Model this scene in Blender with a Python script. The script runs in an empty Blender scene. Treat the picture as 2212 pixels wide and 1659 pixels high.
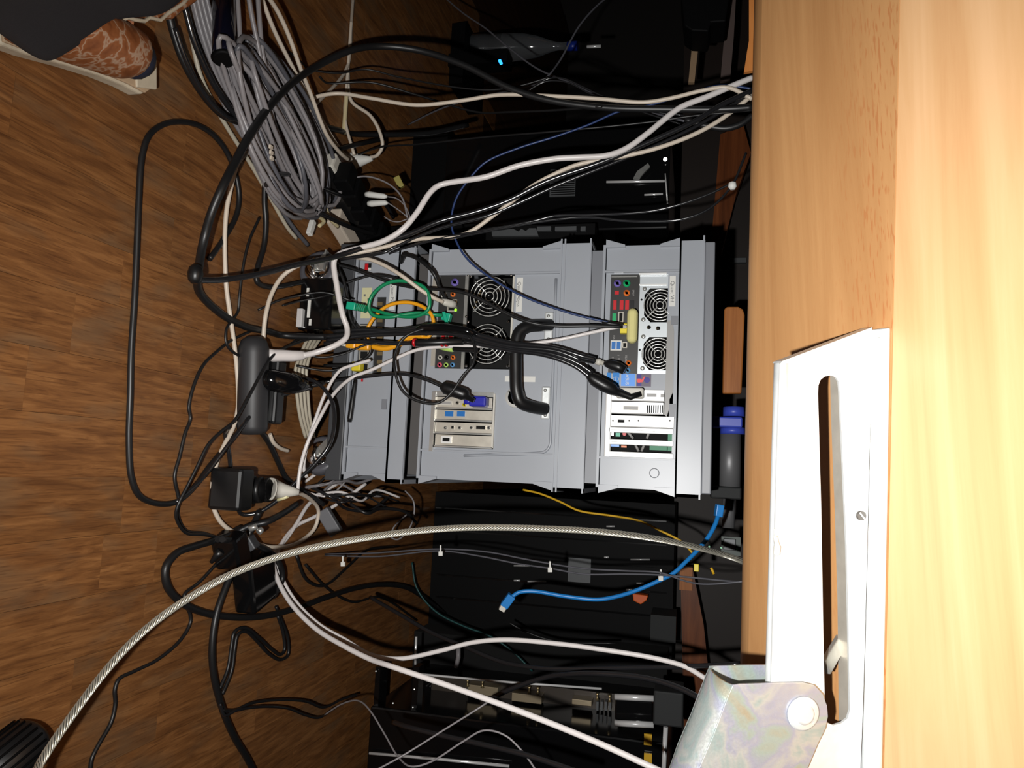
import bpy, math, random
from mathutils import Vector, Matrix
random.seed(7)
sc = bpy.context.scene
COL = sc.collection
# ------------------------------------------------------------ camera, world, flash, exposure
FPX = 1650.0
TH, PS, RO = 0.2350, 0.1120, 0.0195
CAM = Vector((0, 0, 0.65))
_f = Vector((-math.sin(PS)*math.cos(TH), math.cos(PS)*math.cos(TH), -math.sin(TH)))
_r0 = (Vector((0, 0, 1)) - _f*_f.z).normalized()
_u0 = (-_f).cross(_r0)
_r = _r0*math.cos(RO) + _u0*math.sin(RO)
_u = -_r0*math.sin(RO) + _u0*math.cos(RO)
cd = bpy.data.cameras.new('camera'); cam = bpy.data.objects.new('camera', cd); COL.objects.link(cam)
cd.sensor_width = 36.0; cd.lens = FPX/2212*36.0; cd.clip_start = 0.01
M = Matrix((_r, _u, -_f)).transposed().to_4x4(); M.translation = CAM
cam.matrix_world = M
sc.camera = cam
w = bpy.data.worlds.new('world'); sc.world = w; w.use_nodes = True
w.node_tree.nodes['Background'].inputs[0].default_value = (0.9, 0.8, 0.7, 1)
w.node_tree.nodes['Background'].inputs[1].default_value = 0.002
fl = bpy.data.lights.new('camera_flash', 'SPOT'); fl.energy = 53.0; fl.shadow_soft_size = 0.007; fl.color = (1.0, 0.985, 0.955)
fl.spot_size = math.radians(116); fl.spot_blend = 1.0
flo = bpy.data.objects.new('camera_flash', fl); COL.objects.link(flo)
flo.location = CAM - _r*0.070 - _u*0.045 + _f*0.01
flo.rotation_euler = (_f*FPX + _r*230 - _u*20).to_track_quat("-Z", "Y").to_euler()
sc.view_settings.view_transform = 'Standard'; sc.view_settings.look = 'None'
sc.view_settings.gamma = 1.0; sc.view_settings.exposure = 0.0
try: sc.view_settings.use_curve_mapping = False
except Exception: pass

def ray(px, py): return _f*FPX + _r*(px-1106) + _u*(829.5-py)
def P(px, py, Y):                       # point at distance Y in front of the camera (world y)
    d = ray(px, py); return CAM + d*(Y/d.y)
def FZ(px, py, z=0.0):                  # point on the horizontal plane z
    d = ray(px, py); return CAM + d*((z-CAM.z)/d.z)
def PT(t):
    return P(t[0], t[1], t[2]) if t[2] > 0 else FZ(t[0], t[1], -t[2])
def XZ(px, py, Y=1.18):
    p = P(px, py, Y); return p.x, p.z

# ------------------------------------------------------------ materials
MATS = {}
def srgb(c):
    return tuple(((v/255/12.92) if v/255 <= .04045 else ((v/255+.055)/1.055)**2.4) for v in c) + (1,)
def mat(name, rgb, rough=.5, metal=0., spec=.5, emit=0., noise=0., nscale=60., bump=0., coat=0., alpha=1., trans=0., lin=False):
    if name in MATS: return MATS[name]
    m = bpy.data.materials.new(name); m.use_nodes = True; MATS[name] = m
    nt = m.node_tree; b = nt.nodes['Principled BSDF']
    c = rgb + (1,) if lin else srgb(rgb)
    b.inputs['Base Color'].default_value = c
    b.inputs['Roughness'].default_value = rough; b.inputs['Metallic'].default_value = metal
    b.inputs['Specular IOR Level'].default_value = spec
    b.inputs['Coat Weight'].default_value = coat
    b.inputs['Transmission Weight'].default_value = trans
    if emit:
        b.inputs['Emission Color'].default_value = c; b.inputs['Emission Strength'].default_value = emit
    if noise or bump:
        tc = nt.nodes.new('ShaderNodeNewGeometry')
        n = nt.nodes.new('ShaderNodeTexNoise'); n.inputs['Scale'].default_value = nscale; n.inputs['Detail'].default_value = 5
        nt.links.new(tc.outputs['Position'], n.inputs['Vector'])
        if noise:
            r = nt.nodes.new('ShaderNodeMapRange'); r.inputs[3].default_value = 1-noise; r.inputs[4].default_value = 1+noise
            r.inputs[1].default_value = .3; r.inputs[2].default_value = .7
            nt.links.new(n.outputs['Fac'], r.inputs[0])
            mx = nt.nodes.new('ShaderNodeMix'); mx.data_type = 'RGBA'; mx.blend_type = 'MULTIPLY'; mx.inputs[0].default_value = 1
            mx.inputs[6].default_value = c
            nt.links.new(r.outputs[0], mx.inputs[7]); nt.links.new(mx.outputs[2], b.inputs['Base Color'])
        if bump:
            bp = nt.nodes.new('ShaderNodeBump'); bp.inputs['Strength'].default_value = bump; bp.inputs['Distance'].default_value = .001
            nt.links.new(n.outputs['Fac'], bp.inputs['Height']); nt.links.new(bp.outputs[0], b.inputs['Normal'])
    return m

def wood(name, c_dark, c_mid, c_light, axis, grain, rough, per_object=False, fleck=None, bump=.1, stain=0.0):
    m = bpy.data.materials.new(name); m.use_nodes = True; MATS[name] = m
    nt = m.node_tree; N = nt.nodes.new; L = nt.links.new; b = nt.nodes['Principled BSDF']
    g = N('ShaderNodeNewGeometry'); mp = N('ShaderNodeMapping')
    s = [grain, grain, grain]; s[axis] = grain*(.10 if per_object else .06)
    mp.inputs['Scale'].default_value = s
    src = g.outputs['Position']
    if per_object:
        oi = N('ShaderNodeObjectInfo'); ad = N('ShaderNodeVectorMath'); ad.operation = 'ADD'
        ml = N('ShaderNodeMath'); ml.operation = 'MULTIPLY'; ml.inputs[1].default_value = 17.0
        L(oi.outputs['Random'], ml.inputs[0]); L(src, ad.inputs[0]); L(ml.outputs[0], ad.inputs[1]); src = ad.outputs[0]
    L(src, mp.inputs['Vector'])
    n1 = N('ShaderNodeTexNoise'); n1.inputs['Scale'].default_value = 1.0; n1.inputs['Detail'].default_value = 8; n1.inputs['Distortion'].default_value = .6
    n1.inputs['Roughness'].default_value = .65
    L(mp.outputs[0], n1.inputs['Vector'])
    cr = N('ShaderNodeValToRGB'); e = cr.color_ramp.elements
    e[0].position = .33; e[0].color = srgb(c_dark); e[1].position = .68; e[1].color = srgb(c_light)
    x = e.new(.5); x.color = srgb(c_mid)
    L(n1.outputs['Fac'], cr.inputs[0]); col = cr.outputs[0]
    if per_object:
        r = N('ShaderNodeMapRange'); r.inputs[3].default_value = .88; r.inputs[4].default_value = 1.12
        L(oi.outputs['Random'], r.inputs[0])
        mx = N('ShaderNodeMix'); mx.data_type = 'RGBA'; mx.blend_type = 'MULTIPLY'; mx.inputs[0].default_value = 1
        L(col, mx.inputs[6]); L(r.outputs[0], mx.inputs[7]); col = mx.outputs[2]
    if stain:
        n2 = N('ShaderNodeTexNoise'); n2.inputs['Scale'].default_value = 22; n2.inputs['Detail'].default_value = 6
        mp2 = N('ShaderNodeMapping'); s2 = [1, 1, 1]; s2[axis] = .35; mp2.inputs['Scale'].default_value = s2
        L(src, mp2.inputs['Vector']); L(mp2.outputs[0], n2.inputs['Vector'])
        r2 = N('ShaderNodeMapRange'); r2.inputs[1].default_value = .52; r2.inputs[2].default_value = .68; r2.inputs[4].default_value = stain
        L(n2.outputs['Fac'], r2.inputs[0])
        mx = N('ShaderNodeMix'); mx.data_type = 'RGBA'; L(r2.outputs[0], mx.inputs[0]); L(col, mx.inputs[6]); mx.inputs[7].default_value = srgb((108, 88, 66)); col = mx.outputs[2]
    if fleck:
        mp3 = N('ShaderNodeMapping'); mp3.inputs['Scale'].default_value = fleck[0]; L(g.outputs['Position'], mp3.inputs['Vector'])
        v = N('ShaderNodeTexNoise'); v.inputs['Scale'].default_value = 1; v.inputs['Detail'].default_value = 1.5; L(mp3.outputs[0], v.inputs['Vector'])
        r3 = N('ShaderNodeMapRange'); r3.inputs[1].default_value = .57; r3.inputs[2].default_value = .66; r3.inputs[4].default_value = fleck[1]
        L(v.outputs['Fac'], r3.inputs[0])
        fac = r3.outputs[0]
        if len(fleck) > 3:       # only within a strip (world y range)
            sp = N('ShaderNodeVectorMath'); sp.operation = 'DOT_PRODUCT'; L(g.outputs['Position'], sp.inputs[0]); sp.inputs[1].default_value = fleck[5]
            ma = N('ShaderNodeMapRange'); ma.inputs[1].default_value = fleck[3]; ma.inputs[2].default_value = fleck[4]; ma.inputs[3].default_value = 0.12; ma.inputs[4].default_value = 1
            L(sp.outputs['Value'], ma.inputs[0]); mm = N('ShaderNodeMath'); mm.operation = 'MULTIPLY'; L(fac, mm.inputs[0]); L(ma.outputs[0], mm.inputs[1]); fac = mm.outputs[0]
        mx = N('ShaderNodeMix'); mx.data_type = 'RGBA'; L(fac, mx.inputs[0]); L(col, mx.inputs[6]); mx.inputs[7].default_value = srgb(fleck[2]); col = mx.outputs[2]
    L(col, b.inputs['Base Color']); b.inputs['Roughness'].default_value = rough; b.inputs['Specular IOR Level'].default_value = .25
    bp = N('ShaderNodeBump'); bp.inputs['Strength'].default_value = bump; bp.inputs['Distance'].default_value = .0006
    L(n1.outputs['Fac'], bp.inputs['Height']); L(bp.outputs[0], b.inputs['Normal'])
    return m

m_floor = wood('oak_floor', (100, 64, 36), (124, 82, 46), (148, 102, 60), 1, 120, .42, True, stain=.55, fleck=((520, 22, 100), .45, (78, 46, 24)))
m_floorb = wood('oak_floor_base', (50, 30, 18), (62, 38, 22), (80, 50, 28), 1, 60, .6)
m_beech = wood('beech_board', (206, 156, 108), (214, 168, 120), (222, 178, 132), 0, 26, .4, bump=.04)
_E1 = CAM + (_f*FPX + _r*519 + _u*829.5)*(.78/FPX); _T = ((CAM + (_f*FPX + _r*489 - _u*600.5)*(.78/FPX)) - _E1).normalized()
_S = (_r*.19 - _f*.98); _S = (_S - _T*_S.dot(_T)).normalized()
m_beech2 = wood('beech_edge_board', (174, 126, 80), (186, 138, 90), (198, 150, 100), 0, 20, .45, fleck=((70, 420, 420), .55, (170, 100, 56), _E1.dot(_S)+.14, _E1.dot(_S)+.20, tuple(_S)), bump=.04)
m_brown = wood('brown_stained_wood', (84, 44, 22), (112, 60, 30), (134, 76, 40), 0, 40, .4)
m_ply = wood('orange_board', (150, 88, 40), (178, 110, 55), (196, 128, 68), 0, 40, .45)
m_crate = mat('grey_crate_plastic', (156, 160, 167), .36, noise=.03, nscale=8)
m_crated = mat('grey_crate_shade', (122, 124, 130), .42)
m_char = mat('charcoal_plastic', (62, 63, 66), .5, bump=.15, nscale=900)
m_black = mat('black_rubber', (20, 20, 21), .38)
m_blackg = mat('black_gloss_plastic', (14, 14, 15), .12)
m_blackm = mat('black_matte_metal', (9, 9, 10), .6, spec=.12)
m_cable = mat('black_cable', (24, 24, 25), .42)
m_cableg = mat('black_cable_glossy', (30, 30, 32), .2, spec=.7)
m_white = mat('white_cable', (214, 208, 206), .35)
m_cream = mat('cream_cable', (205, 192, 176), .42)
m_greyc = mat('grey_cable', (128, 124, 126), .4)
m_greyd = mat('dark_grey_cable', (84, 84, 90), .4)
m_beige = mat('beige_cable', (176, 168, 150), .45)
m_blue = mat('blue_patch_cable', (28, 118, 190), .4)
m_navy = mat('navy_cable', (34, 54, 100), .4)
m_green = mat('green_patch_cable', (12, 130, 84), .35)
m_teal = mat('teal_plug', (24, 165, 130), .35)
m_orange = mat('orange_patch_cable', (232, 158, 22), .38)
m_yellow = mat('yellow_plastic', (226, 206, 48), .45)
m_ycable = mat('yellow_cable', (205, 160, 30), .45)
m_steel = mat('nickel_steel', (200, 200, 196), .3, metal=.75, noise=.08, nscale=90)
m_chrome = mat('polished_chrome', (220, 220, 220), .09, metal=1.)
m_guard = mat('grille_wire', (214, 214, 210), .25, metal=.5)
m_trim = mat('glint_trim', (236, 236, 236), .22, metal=.35, spec=.8)  # pale, mostly diffuse base colour stands in for glints on chrome
m_zincb = mat('bright_zinc', (225, 228, 228), .38, metal=.45, noise=.05, nscale=120, bump=.1)
m_silver = mat('silver_slot_metal', (196, 190, 178), .38, metal=.5, noise=.1, nscale=60)
m_whitem = mat('bright_slot_metal', (238, 238, 236), .35, metal=.25)
m_psu = mat('psu_metal', (206, 212, 216), .38, metal=.35)
m_io = mat('io_plate_black', (40, 39, 38), .45)
m_void = mat('dark_interior', (5, 5, 5), .9)
m_label = mat('white_paper_label', (214, 213, 208), .6)
m_ink = mat('label_ink', (110, 110, 112), .7)
m_tape = mat('cream_tape', (206, 202, 160), .6)
m_foam = mat('yellow_foam', (214, 206, 140), .8, bump=.2, nscale=300)
m_red = mat('red_plastic', (196, 24, 34), .4)
m_purp = mat('purple_plastic', (118, 104, 180), .4)
m_grn2 = mat('green_plastic', (24, 165, 100), .4)
m_org2 = mat('orange_jack', (228, 118, 50), .4)
m_pink = mat('pink_jack', (224, 84, 110), .4)
m_ltblue = mat('light_blue_jack', (96, 150, 200), .4)
m_lime = mat('lime_jack', (178, 214, 110), .4)
m_usb = mat('usb_blue', (22, 104, 178), .4)
m_vga = mat('vga_blue', (38, 40, 160), .35)
m_grey = mat('mid_grey_plastic', (150, 148, 146), .4)
m_greyp = mat('warm_grey_plastic', (200, 196, 186), .4)
m_pcb = mat('green_circuit_board', (16, 120, 80), .5)
m_goldled = mat('green_led', (150, 255, 30), .4, emit=1.2)
m_ambled = mat('amber_led', (255, 170, 30), .4, emit=.8)
m_blueglint = mat('blue_glint', (40, 140, 255), .4, emit=3.0)  # emission stands in for a blue reflection
m_sole = mat('pale_crepe_sole', (196, 184, 162), .7, noise=.08, nscale=80)
m_sock = mat('navy_sock', (22, 26, 48), .9)
m_cloth = mat('black_trouser_cloth', (30, 30, 36), .9, noise=.12, nscale=400, bump=.3)
m_bluec = mat('blue_clamp_plastic', (62, 80, 190), .4)
m_glass = mat('clear_bottle_plastic', (200, 205, 210), .06, trans=.92)
m_water = mat('dark_wall', (40, 36, 34), .8)
m_gold = mat('brass_pins', (180, 160, 120), .35, metal=.8)
m_vent = mat('grey_mesh', (84, 86, 88), .5, metal=.3)
m_stkb = mat('sticker_blue', (18, 122, 200), .3)
m_stkl = mat('sticker_light_blue', (92, 156, 240), .3)
m_stkn = mat('sticker_navy', (30, 24, 130), .3)
m_stkd = mat('sticker_dark', (84, 72, 92), .35)
m_stkr = mat('sticker_red', (232, 70, 70), .3)

# iridescent yellow-chromated zinc
m_iri = mat('iridescent_zinc', (200, 204, 204), .46, metal=.5)
nt = m_iri.node_tree; b = nt.nodes['Principled BSDF']
g = nt.nodes.new('ShaderNodeNewGeometry'); n = nt.nodes.new('ShaderNodeTexNoise'); n.inputs['Scale'].default_value = 22; n.inputs['Detail'].default_value = 3; n.inputs['Distortion'].default_value = 1.5
cr = nt.nodes.new('ShaderNodeValToRGB'); el = cr.color_ramp.elements
el[0].position = .25; el[0].color = srgb((172, 164, 142)); el[1].position = .8; el[1].color = srgb((180, 166, 168))
for p_, c_ in ((.38, (164, 178, 170)), (.46, (166, 168, 184)), (.56, (184, 186, 182)), (.66, (160, 176, 174))):
    q = el.new(p_); q.color = srgb(c_)
nt.links.new(g.outputs['Position'], n.inputs['Vector']); nt.links.new(n.outputs['Fac'], cr.inputs[0]); nt.links.new(cr.outputs[0], b.inputs['Base Color'])
n2 = nt.nodes.new('ShaderNodeTexNoise'); n2.inputs['Scale'].default_value = 520; n2.inputs['Detail'].default_value = 3
nt.links.new(g.outputs['Position'], n2.inputs['Vector'])
r_ = nt.nodes.new('ShaderNodeMapRange'); r_.inputs[1].default_value = .4; r_.inputs[2].default_value = .62; r_.inputs[3].default_value = .3; r_.inputs[4].default_value = .44
nt.links.new(n2.outputs['Fac'], r_.inputs[0]); nt.links.new(r_.outputs[0], b.inputs['Roughness'])
bp = nt.nodes.new('ShaderNodeBump'); bp.inputs['Strength'].default_value = .25; bp.inputs['Distance'].default_value = .0005
nt.links.new(n2.outputs['Fac'], bp.inputs['Height']); nt.links.new(bp.outputs[0], b.inputs['Normal'])

# cracked tan leather
m_leather = mat('cracked_tan_leather', (168, 94, 44), .45)
nt = m_leather.node_tree; b = nt.nodes['Principled BSDF']
g = nt.nodes.new('ShaderNodeNewGeometry'); v = nt.nodes.new('ShaderNodeTexVoronoi'); v.feature = 'DISTANCE_TO_EDGE'; v.inputs['Scale'].default_value = 42
nn = nt.nodes.new('ShaderNodeTexNoise'); nn.inputs['Scale'].default_value = 60; va = nt.nodes.new('ShaderNodeMixRGB'); va.inputs[0].default_value = .035
nt.links.new(g.outputs['Position'], nn.inputs['Vector']); nt.links.new(g.outputs['Position'], va.inputs[1]); nt.links.new(nn.outputs['Color'], va.inputs[2]); nt.links.new(va.outputs[0], v.inputs['Vector'])
cr = nt.nodes.new('ShaderNodeValToRGB'); el = cr.color_ramp.elements
el[0].position = .02; el[0].color = srgb((176, 146, 122)); el[1].position = .09; el[1].color = srgb((150, 92, 54)); q = el.new(.35); q.color = srgb((122, 70, 38))
nt.links.new(v.outputs['Distance'], cr.inputs[0]); nt.links.new(cr.outputs[0], b.inputs['Base Color'])

# ------------------------------------------------------------ mesh builder
WL = {}
def V(p): return Vector(p)
class MB:
    def __init__(s): s.v = []; s.f = []; s.sm = []
    def add(s, vs, fs, smooth=False):
        k = len(s.v); s.v += [tuple(p) for p in vs]
        for f in fs: s.f.append(tuple(i+k for i in f)); s.sm.append(smooth)
        return s
    def box(s, x0, x1, y0, y1, z0, z1):
        if x0 > x1: x0, x1 = x1, x0
        if y0 > y1: y0, y1 = y1, y0
        if z0 > z1: z0, z1 = z1, z0
        return s.add([(x, y, z) for x in (x0, x1) for y in (y0, y1) for z in (z0, z1)],
                     [(0, 1, 3, 2), (4, 6, 7, 5), (0, 4, 5, 1), (2, 3, 7, 6), (0, 2, 6, 4), (1, 5, 7, 3)])
    def cbox(s, c, ax, ay, az, sx, sy, sz):      # oriented box, half sizes
        c = V(c); vs = [c + ax*(i*sx) + ay*(j*sy) + az*(k*sz) for i in (-1, 1) for j in (-1, 1) for k in (-1, 1)]
        return s.add(vs, [(0, 1, 3, 2), (4, 6, 7, 5), (0, 4, 5, 1), (2, 3, 7, 6), (0, 2, 6, 4), (1, 5, 7, 3)])
    def prism(s, pts, ext, smooth=False):        # polygon (3d pts) extruded by vector
        n = len(pts); a = [V(p) for p in pts]; e = V(ext)
        s.add(a + [p+e for p in a], [tuple(range(n))[::-1], tuple(range(n, 2*n))])
        k = len(s.v) - 2*n
        for i in range(n):
            j = (i+1) % n; s.f.append((k+i, k+j, k+n+j, k+n+i)); s.sm.append(smooth)
        return s
    def tube(s, pts, r, n=8, closed=False, caps=True):
        pts = [V(p) for p in pts]; m = len(pts)
        R = r if isinstance(r, (list, tuple)) else [r]*m
        T = []
        for i in range(m):
            a = pts[(i-1) % m] if (closed or i > 0) else pts[i]; c = pts[(i+1) % m] if (closed or i < m-1) else pts[i]
            t = c-a; T.append(t.normalized() if t.length > 1e-9 else Vector((0, 0, 1)))
        N = T[0].orthogonal().normalized(); vs = []
        for i in range(m):
            N = (N - T[i]*N.dot(T[i])); N = N.normalized() if N.length > 1e-6 else T[i].orthogonal().normalized()
            B = T[i].cross(N)
            for k in range(n):
                a = 2*math.pi*k/n; vs.append(pts[i] + (N*math.cos(a)+B*math.sin(a))*R[i])
        fs = []
        for i in range(m if closed else m-1):
            j = (i+1) % m
            for k in range(n): fs.append((i*n+k, i*n+(k+1) % n, j*n+(k+1) % n, j*n+k))
        s.add(vs, fs, True)
        if caps and not closed:
            b0 = len(s.v) - m*n
            s.f.append(tuple(b0+k for k in range(n))[::-1]); s.sm.append(False)
            s.f.append(tuple(b0+(m-1)*n+k for k in range(n))); s.sm.append(False)
        return s
    def cyl(s, a, b_, r, n=16, r2=None): return s.tube([a, b_], [r, r if r2 is None else r2], n)
    def ring(s, c, r, t, ax1=(1, 0, 0), ax2=(0, 0, 1), n=28, k=6):
        c = V(c); a = V(ax1); b_ = V(ax2)
        return s.tube([c + a*(r*math.cos(2*math.pi*i/n)) + b_*(r*math.sin(2*math.pi*i/n)) for i in range(n)], t, k, closed=True)
    def plate(s, x0, x1, z0, z1, y0, y1, holes=()):      # facing -y, rectangular holes (x0,x1,z0,z1)
        if x0 > x1: x0, x1 = x1, x0
        if z0 > z1: z0, z1 = z1, z0
        H = [(min(h[0], h[1]), max(h[0], h[1]), min(h[2], h[3]), max(h[2], h[3])) for h in holes]
        xs = sorted({x0, x1} | {min(max(q, x0), x1) for h in H for q in h[:2]})
        zs = sorted({z0, z1} | {min(max(q, z0), z1) for h in H for q in h[2:]})
        def solid(i, j):
            if i < 0 or j < 0 or i >= len(xs)-1 or j >= len(zs)-1: return False
            cx = (xs[i]+xs[i+1])/2; cz = (zs[j]+zs[j+1])/2
            return not any(h[0] < cx < h[1] and h[2] < cz < h[3] for h in H)
        for i in range(len(xs)-1):
            for j in range(len(zs)-1):
                if not solid(i, j): continue
                a, c, d, e = xs[i], xs[i+1], zs[j], zs[j+1]
                vs = [(a, y0, d), (c, y0, d), (c, y0, e), (a, y0, e), (a, y1, d), (c, y1, d), (c, y1, e), (a, y1, e)]
                fs = [(0, 1, 2, 3), (7, 6, 5, 4)]
                if not solid(i-1, j): fs.append((0, 3, 7, 4))
                if not solid(i+1, j): fs.append((1, 5, 6, 2))
                if not solid(i, j-1): fs.append((0, 4, 5, 1))
                if not solid(i, j+1): fs.append((3, 2, 6, 7))
                s.add(vs, fs)
        return s
    def build(s, name, m, parent=None, bevel=0., kind=None, label=None, cat=None, group=None, seg=2):
        if parent is not None: o0 = WL[parent.name]
        else:
            xs = [p[0] for p in s.v]; ys = [p[1] for p in s.v]; zs = [p[2] for p in s.v]
            o0 = Vector(((min(xs)+max(xs))/2, (min(ys)+max(ys))/2, min(zs)))
        me = bpy.data.meshes.new(name); me.from_pydata([(p[0]-o0.x, p[1]-o0.y, p[2]-o0.z) for p in s.v], [], s.f)
        me.polygons.foreach_set('use_smooth', s.sm); me.materials.append(m); me.update()
        o = bpy.data.objects.new(name, me); COL.objects.link(o)
        WL[o.name] = o0
        if parent is not None: o.parent = parent
        else: o.location = o0
        if bevel:
            bm = o.modifiers.new('bevel', 'BEVEL'); bm.width = bevel; bm.segments = seg; bm.limit_method = 'ANGLE'; bm.angle_limit = .7
        return tag(o, label, cat, group, kind)
def tag(o, label=None, cat=None, group=None, kind=None):
    if label: o['label'] = label
    if cat: o['category'] = cat
    if group: o['group'] = group
    if kind: o['kind'] = kind
    return o
def thing(name, label, cat, loc, group=None):
    o = bpy.data.objects.new(name, None); COL.objects.link(o); o.location = loc; o.empty_display_size = .02
    WL[o.name] = Vector(loc); return tag(o, label, cat, group)
def spline(pts, k=7):
    P_ = [V(p) for p in pts]
    if len(P_) < 3: return P_
    Q = [P_[0]*2-P_[1]] + P_ + [P_[-1]*2-P_[-2]]; out = []
    for i in range(1, len(Q)-2):
        p0, p1, p2, p3 = Q[i-1], Q[i], Q[i+1], Q[i+2]
        t0 = 0.; t1 = t0+max((p1-p0).length, 1e-5)**.5; t2 = t1+max((p2-p1).length, 1e-5)**.5; t3 = t2+max((p3-p2).length, 1e-5)**.5
        for j in range(k):
            t = t1+(t2-t1)*j/k
            A1 = p0*((t1-t)/(t1-t0))+p1*((t-t0)/(t1-t0)); A2 = p1*((t2-t)/(t2-t1))+p2*((t-t1)/(t2-t1)); A3 = p2*((t3-t)/(t3-t2))+p3*((t-t2)/(t3-t2))
            B1 = A1*((t2-t)/(t2-t0))+A2*((t-t0)/(t2-t0)); B2 = A2*((t3-t)/(t3-t1))+A3*((t-t1)/(t3-t1))
            out.append(B1*((t2-t)/(t2-t1))+B2*((t-t1)/(t2-t1)))
    out.append(P_[-1]); return out
def cable(label, pts, r, m, cat='cable', name='cable', group=None, n=8):
    w_ = [PT(t) for t in pts]
    for q in w_: q.z = max(q.z, r+.0005)
    return MB().tube(spline(w_), r, n).build(name, m, label=label, cat=cat, group=group)
def text(s, x, z, y, size, m, parent, name='lettering', spacing=1.0):
    cu = bpy.data.curves.new('t', 'FONT'); cu.body = s; cu.size = size; cu.align_x = 'CENTER'; cu.align_y = 'CENTER'; cu.extrude = .0001; cu.space_character = spacing
    t = bpy.data.objects.new('t', cu); COL.objects.link(t); bpy.context.view_layer.update()
    me = bpy.data.meshes.new_from_object(t.evaluated_get(bpy.context.evaluated_depsgraph_get()))
    bpy.data.objects.remove(t)
    me.transform(Matrix.Rotation(math.pi/2, 4, 'X')); o0 = WL[parent.name]
    me.transform(Matrix.Translation(Vector((x, y, z))-o0)); me.materials.clear(); me.materials.append(m)
    o = bpy.data.objects.new(name, me); COL.objects.link(o); o.parent = parent; WL[o.name] = o0; return o

# ------------------------------------------------------------ setting: floor, wall
MB().box(-2.2, 2.2, -.3, 3.6, -.03, -.0015).build('floor', m_floorb, kind='structure')
floor = bpy.data.objects['floor']; WL['floor'] = Vector(floor.location)
SW = .0655
proto = {}
rp = random.Random(3)
for i in range(-23, 15):
    xc = .1625 + SW*(i+.5); y = .42 + rp.random()*.2 - .2
    if i == -1: y = .753-.45
    while y < (2.35 if i > -15 else 2.0):
        L_ = rp.choice((.18, .24, .3, .3, .36, .45))
        if i == -1 and abs(y-.753) < .46 and y < .75: L_ = .753-y if y > .5 else .45
        if i == -1 and abs(y-.753) < .01: L_ = .091
        key = round(L_, 3)
        if key not in proto:
            mb = MB(); gp = .00018
            mb.box(-SW/2+gp, SW/2-gp, gp, L_-gp, -.0015, 0)
            me = bpy.data.meshes.new('plank'); me.from_pydata(mb.v, [], mb.f); me.materials.append(m_floor); proto[key] = me
        o = bpy.data.objects.new('plank', proto[key]); COL.objects.link(o); o.parent = floor
        o.location = Vector((xc, y, -.0001*rp.random())) - WL['floor']
        y += L_
MB().box(-6, 6, 3.6, 3.68, -.03, 3).build('wall_back', m_water, kind='structure')

# ------------------------------------------------------------ tilted folding desk top (its underside is seen)
def DP(px, py, d):                      # point at axial depth d
    return CAM + ray(px, py)*(d/FPX)
E1_, E2_ = DP(1625, 0, .78), DP(1595, 1430, .78)
T = (E2_-E1_).normalized()              # along the far edge
S = (_r*.19 - _f*.98); S = (S - T*S.dot(T)).normalized()      # across the board, toward the camera
NB = T.cross(S); NB = NB if NB.dot(_r) > 0 else -NB           # into the board
DD = -S if False else (_f - T*_f.dot(T)); DD = (DD - NB*DD.dot(NB)).normalized()
def bd(a, u_, h_=0.): return E1_ + T*a + S*u_ + NB*h_
def onb(px, py, h_=0.):                 # pixel -> board plane, h_ > 0 lifts off the board toward the room
    d = ray(px, py); p0 = E1_ - NB*h_; return CAM + d*((p0-CAM).dot(NB)/d.dot(NB))
FL = onb(1884, 1000)
def VPl(px, py, off=0.):                # pixel -> plate plane (contains T and NB)
    d = ray(px, py); p0 = FL + DD*off; return CAM + d*((p0-CAM).dot(DD)/d.dot(DD))
def fleckmask():
    nt = m_beech2.node_tree; return nt
desk = thing('desk', 'light beech folding desk top seen from its underside, far edge rounded', 'desk', bd(.3, .4))
su = (onb(1930, 600)-E1_).dot(S)
prof = [(su, 0.), (.020, 0.)]
for k in range(1, 10):
    a = math.pi/2*k/9; prof.append((.020-.040*math.sin(a), .022-.022*math.cos(a)))
prof += [(-.020, .036), (su, .036)]
mb = MB(); mb.prism([bd(-.9, a, b_) for a, b_ in prof], T*2.4, smooth=False)
eb = mb.build('edge_board', m_beech2, desk); eb['label'] = 'redder flecked beech strip along the far edge'
for p_ in eb.data.polygons: p_.use_smooth = len(p_.vertices) == 4 and p_.area < .02 and abs(p_.normal.dot(NB)) < .999
MB().prism([bd(-.9, a, b_) for a, b_ in ((.75, .0003), (su+.0006, .0003), (su+.0006, .036), (.75, .036))], T*2.4).build('main_board', m_beech, desk)

brk = thing('leg_bracket', 'galvanised slotted steel leg bracket screwed under the beech desk', 'bracket', VPl(1800, 1200))
arc_t = [(1767, 850), (1768, 832), (1773, 820), (1782, 813), (1795, 811), (1806, 815), (1812, 825), (1814, 845)]
arc_b = [(1836, 1535), (1831, 1552), (1818, 1562), (1800, 1567), (1788, 1562), (1783, 1545), (1782, 1530)]
T_ = DD*.002
def pp(L_): return [VPl(*q) for q in L_]
mb = MB()
mb.prism(pp([(1685, 785), (1884, 712)] + [(1881, 850)] + arc_t[::-1] + [(1683, 850)]), T_)
mb.prism(pp([(1683, 850), (1767, 850), (1774, 1100), (1779, 1400), (1782, 1530), (1664, 1530), (1668, 1400), (1678, 1000)]), T_)
mb.prism(pp([(1814, 845), (1881, 850), (1878, 1000), (1868, 1400), (1864, 1535), (1836, 1535), (1833, 1350), (1829, 1180), (1821, 1000)]), T_)
mb.prism(pp([(1664, 1530)] + [(1782, 1530)] + arc_b[::-1][1:] + [(1864, 1535), (1849, 1900), (1655, 1900)]), T_)
mb.build('slotted_plate', m_zincb, brk)
q = [VPl(x, y, .0062) for x, y in ((1691, 785), (1685, 1000), (1674, 1400), (1661, 1900))]
MB().tube(q, .0064, 16).build('rolled_edge', m_zincb, brk)
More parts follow.
